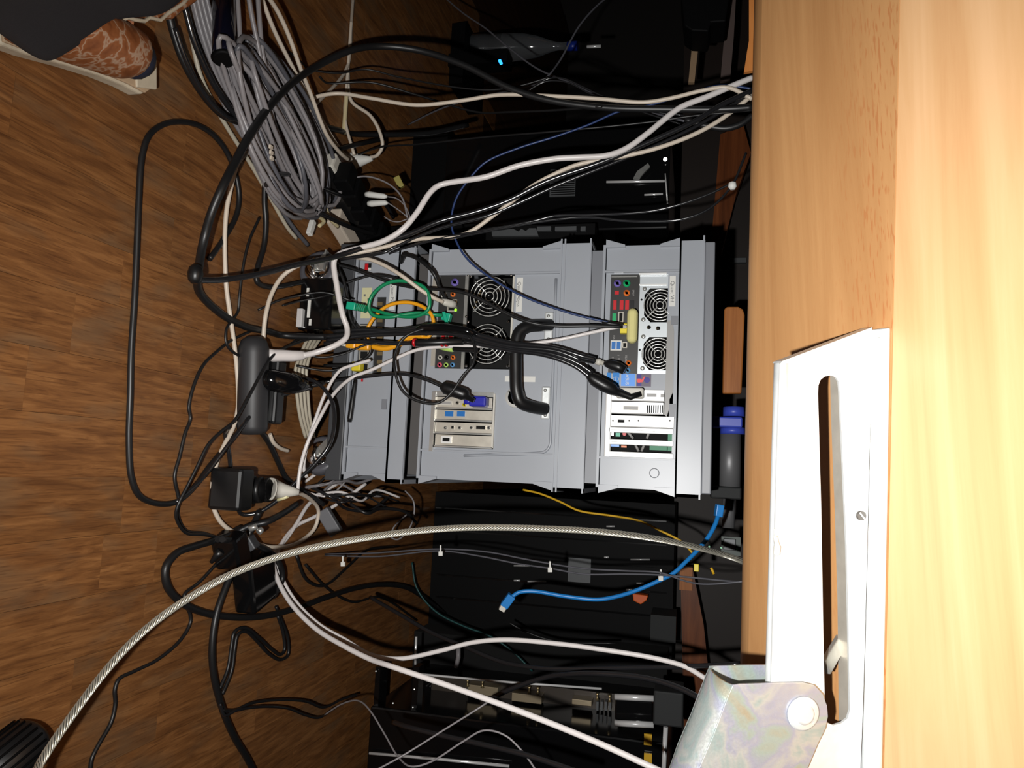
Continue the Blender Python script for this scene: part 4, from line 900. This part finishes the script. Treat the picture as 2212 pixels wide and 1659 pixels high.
cable('second grey lead at the top right of the cylinder', K('535,-20 545,40 560,110 575,190 590,260', -.06), .0034, m_greyc)
cable('third grey lead at the top entering the coil', K('556,-20 562,60 570,130 600,220 640,300', -.06), .0034, m_greyc)
cable('cream lead sweeping to the right end of the coil', K('690,160 720,195 760,220 800,250 820,285 826,315 815,335 800,340', [1.25, 1.3]), .0034, m_cream)
cable('yellowish cable beside the white plug', K('700,200 720,225 728,255 722,270 732,290', 1.25), .0040, mat('ivory_cable', (204, 190, 150), .45))
cable('ivory lead with a small white connector over the floor', K('622,420 640,445 662,462 690,470 700,478 690,488', -.03), .0032, mat('ivory_cable', (204, 190, 150), .45))
MB().cbox(FZ(672, 492, .03), Vector((.35, .94, 0)).normalized(), Vector((.94, -.35, 0)).normalized(), UZ, .005, .014, .004).build('connector', m_label, label='small white plastic connector on the floor near the caster', cat='connector', bevel=.001)
cable('dark grey cable running under the coil to the caster', K('575,395 605,450 640,500 665,530', -.004), .0036, m_greyd)
cable('ivory lead from the coil end down beside the strip', K('680,370 690,400 700,440 712,470 730,490', -.03), .0036, mat('ivory_cable', (204, 190, 150), .45))

# ------------------------------------------------------------ white power strip and small plugs
ps_ = thing('power_strip', 'long ivory power strip with black plugs on the dark floor', 'power strip', FZ(750, 430, 0))
q0, q1 = FZ(702, 345, .03), FZ(800, 520, .03)
ax = (q1-q0).normalized(); ay = UZ.cross(ax)
MB().cbox((q0+q1)/2, ax, ay, UZ, (q1-q0).length/2, .016, .018).build('body', m_greyp, ps_, bevel=.004)
for k in range(5):
    c = q0.lerp(q1, .14+.18*k)+UZ*.028+ay*(-.012); MB().cbox(c, ax, ay, UZ, .014, .022, .014).build('black_plug', m_blackm, ps_, bevel=.003)
MB().cbox((q0+q1)/2-ay*.02, ax, ay, UZ, (q1-q0).length/2, .003, .015).build('side_rail', m_black, ps_)
MB().tube([P(745, 350, 1.3), P(752, 350, 1.3), P(765, 348, 1.3), P(790, 345, 1.3), P(804, 343, 1.3)], [.017, .018, .016, .008, .004], 18).build('round_plug', m_label, label='white cone shaped mains plug above the power strip', cat='plug')
for k, (a, b_, c_, d_) in enumerate(((790, 420, 830, 424), (795, 440, 832, 438))):
    o = MB().tube([P(a, b_, 1.2), P(a+8, b_, 1.2), P(c_, d_, 1.2), P(c_+6, d_+1, 1.2)], [.0045, .0055, .0045, .002], 10).build('terminal_sleeve', m_label, label=('white terminal sleeve on thin wires, upper one', 'white terminal sleeve on thin wires, lower one')[k], cat='terminal')
cable('thin white wire hoop around the terminal sleeves', K('722,405 750,390 785,381 820,388 850,405 870,430 880,470', 1.2), .0016, m_greyc)
cable('thin white wire from the upper sleeve', K('838,425 855,428 875,445 888,475', 1.2), .0011, m_greyc)
cable('thin white wire from the lower sleeve', K('838,438 856,450 872,462 884,474', 1.2), .0011, m_greyc)
cable('thin white wire curl under the sleeves', K('830,468 845,477 862,479 880,473', 1.2), .0011, m_greyc)
MB().cbox(P(862, 394, 1.3), (_r+_u*.5).normalized(), _f, (_u-_r*.5).normalized(), .006, .006, .011).build('yellow_tag', mat('dull_yellow', (150, 140, 70), .5), label='dull yellow tag in the dark behind the white wires', cat='tag', bevel=.001)
cable('ivory cable along the strip, bottom end near the crates', K('735,455 745,490 770,515 800,540', -.02), .0046, mat('ivory_cable', (204, 190, 150), .45))
MB().cbox(FZ(742, 500, .02), ax, ay, UZ, .045, .016, .012).build('ivory_block', m_cream, label='ivory plastic block at the near end of the power strip', cat='block', bevel=.003)

# black cylinder near the top left
cy = thing('chair_column', 'glossy black round column standing on the floor at the top edge', 'column', FZ(470, 118, 0))
b0 = FZ(462, 122, .0); b0 = P(482, 60, 1.0)
a0, a1 = P(484, 126, .80), P(482, -60, .83)
MB().tube([a0, a0.lerp(a1, .03), a0.lerp(a1, .08), a1], [.0115, .0140, .0145, .0145], 24).build('tube', mat('blue_black_gloss', (16, 16, 30), .14), cy)
MB().tube([a0, a0.lerp(a1, -.02)], [.0158, .012], 24).build('end_cap', m_blackm, cy)
MB().cbox(P(446, 50, .9), _u, _f, _r, .018, .004, .0045).build('pale_tape', m_greyc, cy)

# knurled black knob bottom left
kb = thing('ribbed_foot', 'ribbed black rubber chair foot at the lower left corner', 'chair foot', FZ(20, 1640, 0))
a0, a1 = FZ(66, 1600, .024), FZ(-80, 1720, .024)
MB().tube([a0+(a0-a1).normalized()*.006, a0, a0.lerp(a1, .08), a1], [.018, .0235, .025, .025], 28).build('body', m_black, kb)
ax = (a1-a0).normalized(); nn_ = ax.orthogonal().normalized(); bb_ = ax.cross(nn_)
for k in range(22):
    a = 2*math.pi*k/22; o_ = (nn_*math.cos(a)+bb_*math.sin(a))*.0252
    MB().tube([a0.lerp(a1, .05)+o_, a1+o_], .0012, 6).build('rib', m_blackm, kb)

# ------------------------------------------------------------ person: shoes, sock and trouser leg at the top left
per = thing('person', 'person in black trousers and worn tan leather shoes with pale soles', 'person', FZ(150, 150, 0))
def shoe(pts_sole, par, zs, up):
    pass
# sole: runs from lower left of frame edge to the heel tip
s0, s1 = FZ(-40, 100, .0), FZ(292, 218, .0)
d_ = (s1-s0).normalized(); side = UZ.cross(d_)           # towards smaller py
if side.x > 0: side = -side
Ls = (s1-s0).length
def sole_outline(w):
    L_ = []
    for t, a in ((0, 0.), (.15, .0), (.4, .004), (.62, .006), (.8, .005), (.93, .002), (1.0, .012)): L_.append((t, a))
    R_ = [(1.01, .030), (.99, .048), (.9, .058), (.7, .064), (.4, .070), (0, .075)]
    return [s0+d_*(t*Ls)+side*a for t, a in L_+R_]
sh = MB(); ol = sole_outline(0); sh.prism([p+UZ*.002 for p in ol], UZ*.020)
sl = sh.build('sole', m_sole, per, bevel=.004, seg=3)
MB().prism([p+UZ*.0225+side*.002 for p in ol], UZ*.0035).build('insole', mat('tan_insole', (184, 158, 128), .7), per, bevel=.001)
# upper: lofted half rings
def loft(rows, name, m, par, closed=False):
    n = len(rows[0]); mb = MB(); vs = [p for r in rows for p in r]; fs = []
    for i in range(len(rows)-1):
        for k in range(n-1 if not closed else n):
            j = (k+1) % n; fs.append((i*n+k, i*n+j, (i+1)*n+j, (i+1)*n+k))
    o = mb.add(vs, fs, True).build(name, m, par)
    so = o.modifiers.new('solid', 'SOLIDIFY'); so.thickness = .0025; su = o.modifiers.new('sub', 'SUBSURF'); su.levels = 1; su.render_levels = 2
    return o
rows = []
for t, h_, inset in ((-.05, .045, .002), (.2, .048, .002), (.4, .048, .003), (.55, .046, .004), (.68, .042, .004), (.76, .038, .006), (.775, .036, .007)):
    row = []; w_ = .064
    for k in range(11):
        a = math.pi*k/10
        row.append(s0+d_*(t*Ls)+side*(inset+w_/2-math.cos(a)*(w_/2-inset)) + UZ*(.024+h_*math.sin(a)**.7))
    rows.append(row)
up_ = loft(rows, 'shoe_upper', m_leather, per)
r2 = [[p.lerp(rows[-1][5], .0)+ (p-(rows[-1][0]+rows[-1][10])/2)*s_ for p in rows[-1]] for s_ in (.02,)]
MB().tube(rows[-1], .0022, 6).build('piping', m_cream, per)
c = s0+d_*(.79*Ls)+side*.036+UZ*.034
mb = MB(); vs = []
for i in range(7):
    ph = math.pi*i/6
    for j in range(12):
        a = 2*math.pi*j/12; vs.append(c+d_*(math.sin(ph)*math.cos(a)*.024+.001)+side*(math.sin(ph)*math.sin(a)*.025)+UZ*(math.cos(ph)*.024))
fs = [(i*12+j, i*12+(j+1) % 12, (i+1)*12+(j+1) % 12, (i+1)*12+j) for i in range(6) for j in range(12)]
mb.add(vs, fs, True).build('sock_heel', m_sock, per)
MB().prism([s1+UZ*.024-d_*.03+side*.006, s1+UZ*.024+side*.012+d_*.004, s1+UZ*.026+side*.046+d_*.004, s1+UZ*.026+side*.05-d_*.03], UZ*.004).build('heel_tab', m_sole, per, bevel=.0015)
# second shoe piece
q = [(258, 66), (262, 44), (276, 38), (290, 42), (312, 46), (322, 38), (346, 44), (362, 30), (395, 8), (420, -20), (300, -60), (230, -20)]
MB().prism([FZ(a, b_, .035) for a, b_ in q], UZ*.02).build('second_shoe_upper', m_leather, per, bevel=.006, seg=3)
MB().tube([FZ(a, b_, .055) for a, b_ in q[:10]], .0022, 6).build('second_shoe_piping', m_sole, per)
# trouser leg: hem ring lofted toward the upper left, leaving the frame
hem = [(22, 78), (60, 112), (102, 137), (135, 118), (180, 90), (225, 58), (258, 37), (300, 36), (345, 34), (378, 12), (400, -12)]
rows = []
top = [FZ(a, b_, .17) for (a, b_), y_ in zip([(-60, 60), (-30, 40), (0, 20), (40, 0), (90, -20), (140, -40), (190, -60), (250, -80), (310, -90), (370, -100), (420, -110)], [.52, .51, .51, .52, .53, .54, .55, .57, .6, .63, .66])]
hemp = [FZ(a, b_, .092) for (a, b_), y_ in zip(hem, [.56, .575, .59, .61, .63, .65, .68, .71, .73, .75, .77])]
for i in range(7):
    t = i/6; row = []
    for k, (h1_, t1_) in enumerate(zip(hemp, top)):
        w_ = math.sin(k*1.7+t*3)*.0035*t*(1-t)*4
        row.append(h1_.lerp(t1_, t) - _f*(.02*math.sin(math.pi*min(1, t*.75))) - _f*w_)
    rows.append(row)
back = [[p+(p-CAM).normalized()*.05 for p in row[::-1]] for row in rows]
loft([r_a+r_b for r_a, r_b in zip(rows, back)], 'trouser_leg', m_cloth, per, closed=True)

# ------------------------------------------------------------ background machines
t1_ = thing('tower_computer', 'glossy black tower computer left behind the crates with a mesh vent', 'computer', P(1200, 380, 1.6))
panel_box(t1_, 960, 285, 1446, 500, 1.55, 1.95, 'case', m_blackg, .004)
panel_box(t1_, 600, 300, 962, 480, 1.60, 1.9, 'stand', m_blackm)
panel_box(t1_, 1188, 365, 1243, 424, 1.547, 1.552, 'mesh_vent', m_vent)
for k in range(12): panel_box(t1_, 1190, 368+k*4.6, 1241, 369.5+k*4.6, 1.545, 1.548, 'mesh_bar', m_blackm)
MB().tube([P(1310, 393, 1.545), P(1436, 391, 1.545)], .0028, 12).build('chrome_bar', m_trim, t1_)
MB().tube([P(1392, 421, 1.545), P(1432, 419, 1.545)], .0022, 12).build('chrome_bar', m_trim, t1_)
MB().tube([P(1437, 375, 1.545), P(1442, 440, 1.545)], .0016, 8).build('edge_trim', m_trim, t1_)
MB().prism([P(1368, 385, 1.53), P(1376, 370, 1.53), P(1400, 352, 1.53), P(1404, 360, 1.53), P(1392, 372, 1.53), P(1380, 386, 1.53)], (0, .006, 0)).build('bent_clip', m_steel, t1_)
MB().cyl(P(1437, 344, 1.545), P(1437, 344, 1.538), .004, 14).build('screw', m_trim, t1_)
t2 = thing('grey_equipment_frame', 'dark frame with two grey strips above the middle crate side', 'frame', P(1160, 505, 1.5))
MB().prism([P(1062, 500, 1.45), P(1108, 494, 1.45), P(1120, 500, 1.45), P(1126, 494, 1.45), P(1136, 499, 1.45), P(1143, 493, 1.45), P(1158, 493, 1.45), P(1163, 509, 1.45), P(1063, 510, 1.45)], (0, .01, 0)).build('grey_plate', m_vent, t2)
panel_box(t2, 1160, 489, 1190, 498, 1.45, 1.46, 'grey_strip', m_vent); panel_box(t2, 1199, 489, 1245, 498, 1.45, 1.46, 'grey_strip', m_vent); panel_box(t2, 1254, 489, 1265, 498, 1.45, 1.46, 'grey_strip', m_vent)
panel_box(t2, 1050, 486, 1285, 516, 1.462, 1.50, 'dark_frame', m_blackm); panel_box(t2, 600, 490, 1055, 500, 1.47, 1.49, 'post', m_blackm)
t3 = thing('rack_computer', 'black rack mounted computer right behind the crates with paper sticker', 'computer', P(1200, 1250, 1.9))
panel_box(t3, 905, 1075, 1455, 1400, 1.90, 2.2, 'case', m_blackm)
panel_box(t3, 1227, 1206, 1276, 1258, 1.886, 1.893, 'paper_sticker', m_vent)
for a, b_, c_ in ((1110, 1222, 40), (1110, 1254, 14), (1140, 1256, 40), (1362, 1209, 42), (1310, 1137, 18), (1375, 1260, 16), (1352, 1274, 14), (1305, 1204, 10)):
    MB().tube([P(a, b_, 1.885), P(a+c_, b_, 1.885)], .0022, 10).build('trim_glint', m_trim, t3)  # short bright tubes painted in as glints on dark metal
for k in range(5): panel_box(t3, 940, 1110+k*50, 1440, 1113+k*50, 1.89, 1.9, 'rail', m_blackg)
panel_box(t3, 1405, 1330, 1460, 1387, 1.80, 1.9, 'corner_block', mat('dark_block', (26, 28, 29), .7))
MB().prism([P(1366, 1282, 1.84), P(1400, 1287, 1.84), P(1397, 1297, 1.84), P(1384, 1306, 1.84), P(1368, 1298, 1.84)], (0, .03, 0)).build('orange_latch', mat('orange_plastic', (220, 96, 24), .5), t3, bevel=.002)
t4 = thing('open_computer_chassis', 'open black computer chassis with circuit boards and chrome rods, lower right', 'computer', P(1100, 1550, 1.5))
panel_box(t4, 790, 1565, 1440, 1800, 1.45, 1.9, 'lower_shell', m_blackg, .004)
panel_box(t4, 790, 1385, 1440, 1570, 1.80, 1.9, 'inner_back', m_void)
MB().tube([P(865, 1452, 1.46), P(925, 1458, 1.46), P(1090, 1473, 1.46), P(1300, 1488, 1.46)], .0022, 8).build('top_rail', m_trim, t4)
panel_box(t4, 930, 1478, 1345, 1555, 1.60, 1.605, 'circuit_board', mat('dark_board', (52, 44, 36), .4))
for (a, b_, c_, d_) in ((1010, 1482, 1075, 1502), (1105, 1500, 1170, 1518), (1235, 1512, 1278, 1524)): panel_box(t4, a, b_, c_, d_, 1.57, 1.6, 'metal_bracket', mat('dim_metal', (150, 136, 112), .4, metal=.5), .001)
for a, b_ in ((1010, 1475), (1042, 1478), (1143, 1490), (1162, 1491), (1290, 1504), (1317, 1508)):
    o = MB().tube([P(a, b_-7, 1.56), P(a, b_-2, 1.56), P(a, b_+2, 1.56), P(a, b_+8, 1.56)], [.004, .0018, .0018, .004], 10).build('standoff', m_gold, t4)
for k in range(26): MB().prism([P(872+k*8, 1478+k*.5, 1.62), P(875+k*8, 1478+k*.5, 1.62), P(868+k*8, 1494+k*.5, 1.62), P(865+k*8, 1494+k*.5, 1.62)], (0, .02, 0)).build('fin', m_vent, t4)
for k in range(20): MB().prism([P(960+k*18, 1536+k*1.2, 1.58), P(964+k*18, 1536+k*1.2, 1.58), P(962+k*18, 1546+k*1.2, 1.58), P(958+k*18, 1546+k*1.2, 1.58)], (0, .01, 0)).build('pin', m_gold if k % 3 else m_trim, t4)
for k in range(4): panel_box(t4, 1288+k*9, 1516, 1293+k*9, 1535, 1.58, 1.6, 'memory_slot', m_vent)
for b_ in (1505, 1562):
    MB().tube([P(1328, b_, 1.44), P(1412, b_+4, 1.44)], .0055, 14).build('chrome_rod', m_trim, t4)
panel_box(t4, 1328, 1512, 1410, 1560, 1.46, 1.5, 'drive_case', m_blackg, .003)
panel_box(t4, 1411, 1495, 1476, 1570, 1.38, 1.46, 'square_clamp', mat('dark_block', (26, 28, 29), .7), .003)
MB().tube([P(1438, 1570, 1.40), P(1431, 1720, 1.40)], .0040, 14).build('chrome_post', m_trim, t4)
for a in (1586, 1628): panel_box(t4, 1391, a, 1408, a+24, 1.443, 1.447, 'yellow_mark', m_ycable)
MB().tube([P(798, 1627, 1.44), P(950, 1640, 1.44), P(1100, 1655, 1.44)], .0028, 10).build('front_rail', m_trim, t4)
MB().tube([P(899, 1375, 1.45), P(897, 1435, 1.45)], .0024, 10).build('upright_pin', m_trim, t4)
for a, b_ in ((812, 1450), (849, 1519), (892, 1528), (895, 1489)): MB().tube([P(a, b_, 1.46), P(a, b_, 1.455), P(a, b_, 1.453)], [.0022, .002, .0008], 12).build('screw', m_steel, t4)
panel_box(t4, 808, 1440, 818, 1565, 1.46, 1.5, 'side_post', m_blackg); panel_box(t4, 890, 1440, 902, 1560, 1.47, 1.5, 'side_post', m_blackg)
MB().cbox(P(771, 1428, 1.5), _u, _f, _r, .014, .004, .005).build('pale_tag', m_greyc, label='pale upright tag at the edge of the dark chassis', cat='tag', bevel=.001)
MB().tube([P(990, 1400, 1.6), P(990, 1420, 1.6), P(985, 1442, 1.6)], .005, 8).build('pale_strap', m_greyc, label='pale strap hanging behind the white cable', cat='strap')
cable('dark green lead hanging behind the white cable', K('890,1215 900,1270 940,1320 1000,1352 1060,1375 1110,1410 1150,1450', 1.7), .0022, mat('dark_teal_cable', (16, 66, 66), .5))
cable('thin dark lead over the rack computer face', K('1100,1345 1130,1362 1200,1385 1330,1390', 1.6), .0022, m_cable)

# bottle
bt = thing('plastic_bottle', 'clear plastic bottle standing in the dark at the top centre', 'bottle', P(1000, 105, 1.9))
pr = [(1003, 26), (1006, 30), (1050, 31), (1060, 29.5), (1068, 31), (1110, 31), (1130, 30), (1160, 24), (1190, 13), (1205, 9), (1225, 9)]
MB().tube([P(a, 104-(a-1003)*.02, 1.9) for a, _ in pr], [r_*1.9/FPX for _, r_ in pr], 28).build('body', m_glass, bt)
MB().tube([P(1226, 100, 1.9), P(1248, 99, 1.9)], 11*1.9/FPX, 20).build('cap', mat('blue_cap', (22, 44, 130), .3), bt)
MB().tube([P(1008, 104, 1.9), P(1080, 103, 1.9)], 29*1.9/FPX, 24).build('label_band', m_blackg, bt)
panel_box(None, 960, 50, 1002, 180, 1.82, 2.0, 'low_box', m_blackm, label='low black box under the clear bottle', cat='box')
dv = thing('glint_holder', 'dark upright housing added to hold a glowing blue reflection below the bottle', 'device', (P(1081, 134, 1.82).x, 1.84, 0))  # housing added only to carry the blue reflection
panel_box(dv, 700, 122, 1095, 148, 1.806, 1.86, 'housing', m_blackm)
MB().tube([P(1079, 130, 1.8), P(1083, 138, 1.8)], .004, 10).build('blue_reflection', m_blueglint, dv)  # reflection made as a small glowing stub
MB().tube([P(1268, 101, 1.8), P(1298, 100, 1.8)], .004, 10).build('chrome_pin', m_trim, bt)

# opposite desk: brown apron and legs seen beyond the near desk edge
od = thing('opposite_desk', 'brown wooden desk across the gap, seen edge-on beyond the near desk', 'desk', (0, 2.1, 0))
a = P(1540, 800, 2.15); z0, z1 = P(1470, 829, 2.15).z, P(1600, 829, 2.15).z
MB().box(-1.6, .9, 2.15, 2.19, z0-.01, z1+.02).build('apron', mat('dark_apron', (30, 19, 13), .6), od)
MB().box(-1.6, .9, 2.15, 2.9, z1+.02, z1+.045).build('desk_top', m_brown, od)
MB().prism([P(1556, 290, 2.0), P(1606, 270, 2.0), P(1622, 330, 2.0), P(1590, 420, 2.0), P(1560, 540, 2.0), P(1535, 540, 2.0)], (0, .05, 0)).build('brace', m_brown, od)
MB().prism([P(1470, 1230, 1.95), P(1496, 1228, 1.95), P(1520, 1350, 1.95), P(1556, 1700, 1.95), P(1480, 1700, 1.95)], (0, .06, 0)).build('brace', m_brown, od)
panel_box(od, 1468, 1225, 1496, 1275, 1.93, 1.95, 'brace_end', m_ply)
g_ = MB().prism([P(1496, 68, 1.6), P(1511, 68, 1.6), P(1509, 96, 1.6), P(1500, 178, 1.6), P(1487, 178, 1.6), P(1495, 96, 1.6)], (0, .01, 0)).build('hanging_board', mat('pale_wood', (150, 124, 96), .6), label='narrow pale wooden slat hanging at the top right', cat='board')
MB().prism([P(1576, -10, 1.7), P(1590, -10, 1.7), P(1585, 80, 1.7), P(1577, 175, 1.7), P(1556, 175, 1.7), P(1566, 60, 1.7)], (0, .01, 0)).build('grey_post', mat('mauve_grey', (92, 78, 74), .6), label='dull grey post beside the pale slat at the top', cat='post')
MB().prism([P(1470, -20, 1.5), P(1577, -20, 1.5), P(1568, 46, 1.5), P(1536, 48, 1.5), P(1530, 68, 1.5), P(1495, 66, 1.5), P(1478, 55, 1.5)], (0, .08, 0)).build('black_bracket', m_blackm, label='black mounting bracket at the top edge right of centre', cat='bracket', bevel=.003)
MB().prism([P(1618, -10, 1.0), P(1640, -10, 1.0), P(1640, 150, 1.0), P(1607, 156, 1.0), P(1614, 110, 1.0), P(1618, 88, 1.0)], (0, .006, 0)).build('splintered_veneer', m_ply, label='splintered orange veneer flake hanging from the desk edge', cat='veneer')
# wooden board behind, right of the crates
MB().prism([P(a, b_, 1.5) for a, b_ in ((1564, 668), (1570, 662), (1595, 662), (1605, 668), (1609, 680), (1602, 850), (1560, 850))], (0, .02, 0)).build('wood_board', m_ply, label='orange wooden board with rounded end above the crates', cat='board', bevel=.003)
# blue clamp on a grey pole
cl = thing('clamp_pole', 'grey round pole with bright blue clamp behind the top crate', 'clamp', P(1580, 930, 1.5))
MB().tube([P(1577, 935, 1.45), P(1575, 1060, 1.45)], .0195, 24).build('pole', mat('brushed_grey', (120, 120, 122), .45, metal=.4), cl)
MB().tube([P(1574, 1072, 1.45), P(1573, 1140, 1.45)], .011, 20).build('pole_end', mat('brushed_grey', (120, 120, 122), .45, metal=.4), cl)
MB().tube([P(1585, 880, 1.44), P(1585, 900, 1.44)], .019, 20).build('blue_collar', m_bluec, cl); MB().tube([P(1582, 924, 1.44), P(1582, 938, 1.44)], .022, 20).build('blue_collar', m_bluec, cl)
panel_box(cl, 1538, 900, 1604, 923, 1.415, 1.46, 'blue_clamp', m_bluec, .003)
panel_box(cl, 1535, 1051, 1602, 1078, 1.42, 1.47, 'black_block', mat('dark_block', (26, 28, 29), .7), .003)
gb = thing('circuit_module', 'small circuit module with grey square at the desk edge', 'module', P(1580, 1190, 1.3))
panel_box(gb, 1558, 1160, 1600, 1200, 1.30, 1.303, 'board', mat('dark_green_board', (12, 36, 26), .5), 0); panel_box(gb, 1563, 1164, 1589, 1189, 1.29, 1.30, 'grey_square', m_vent, .001)
for a, b_ in ((1558, 1183), (1592, 1186), (1532, 1181)): MB().cyl(P(a, b_, 1.29), P(a, b_, 1.285), .0015, 8).build('green_light', m_goldled if False else m_grn2, gb)
MB().tube([P(1536, 1226, 1.2), P(1542, 1240, 1.2)], .002, 8).build('wire_stub', m_ycable, gb)

panel_box(od, 1572, 557, 1612, 567, 2.13, 2.15, 'metal_strip', m_vent)
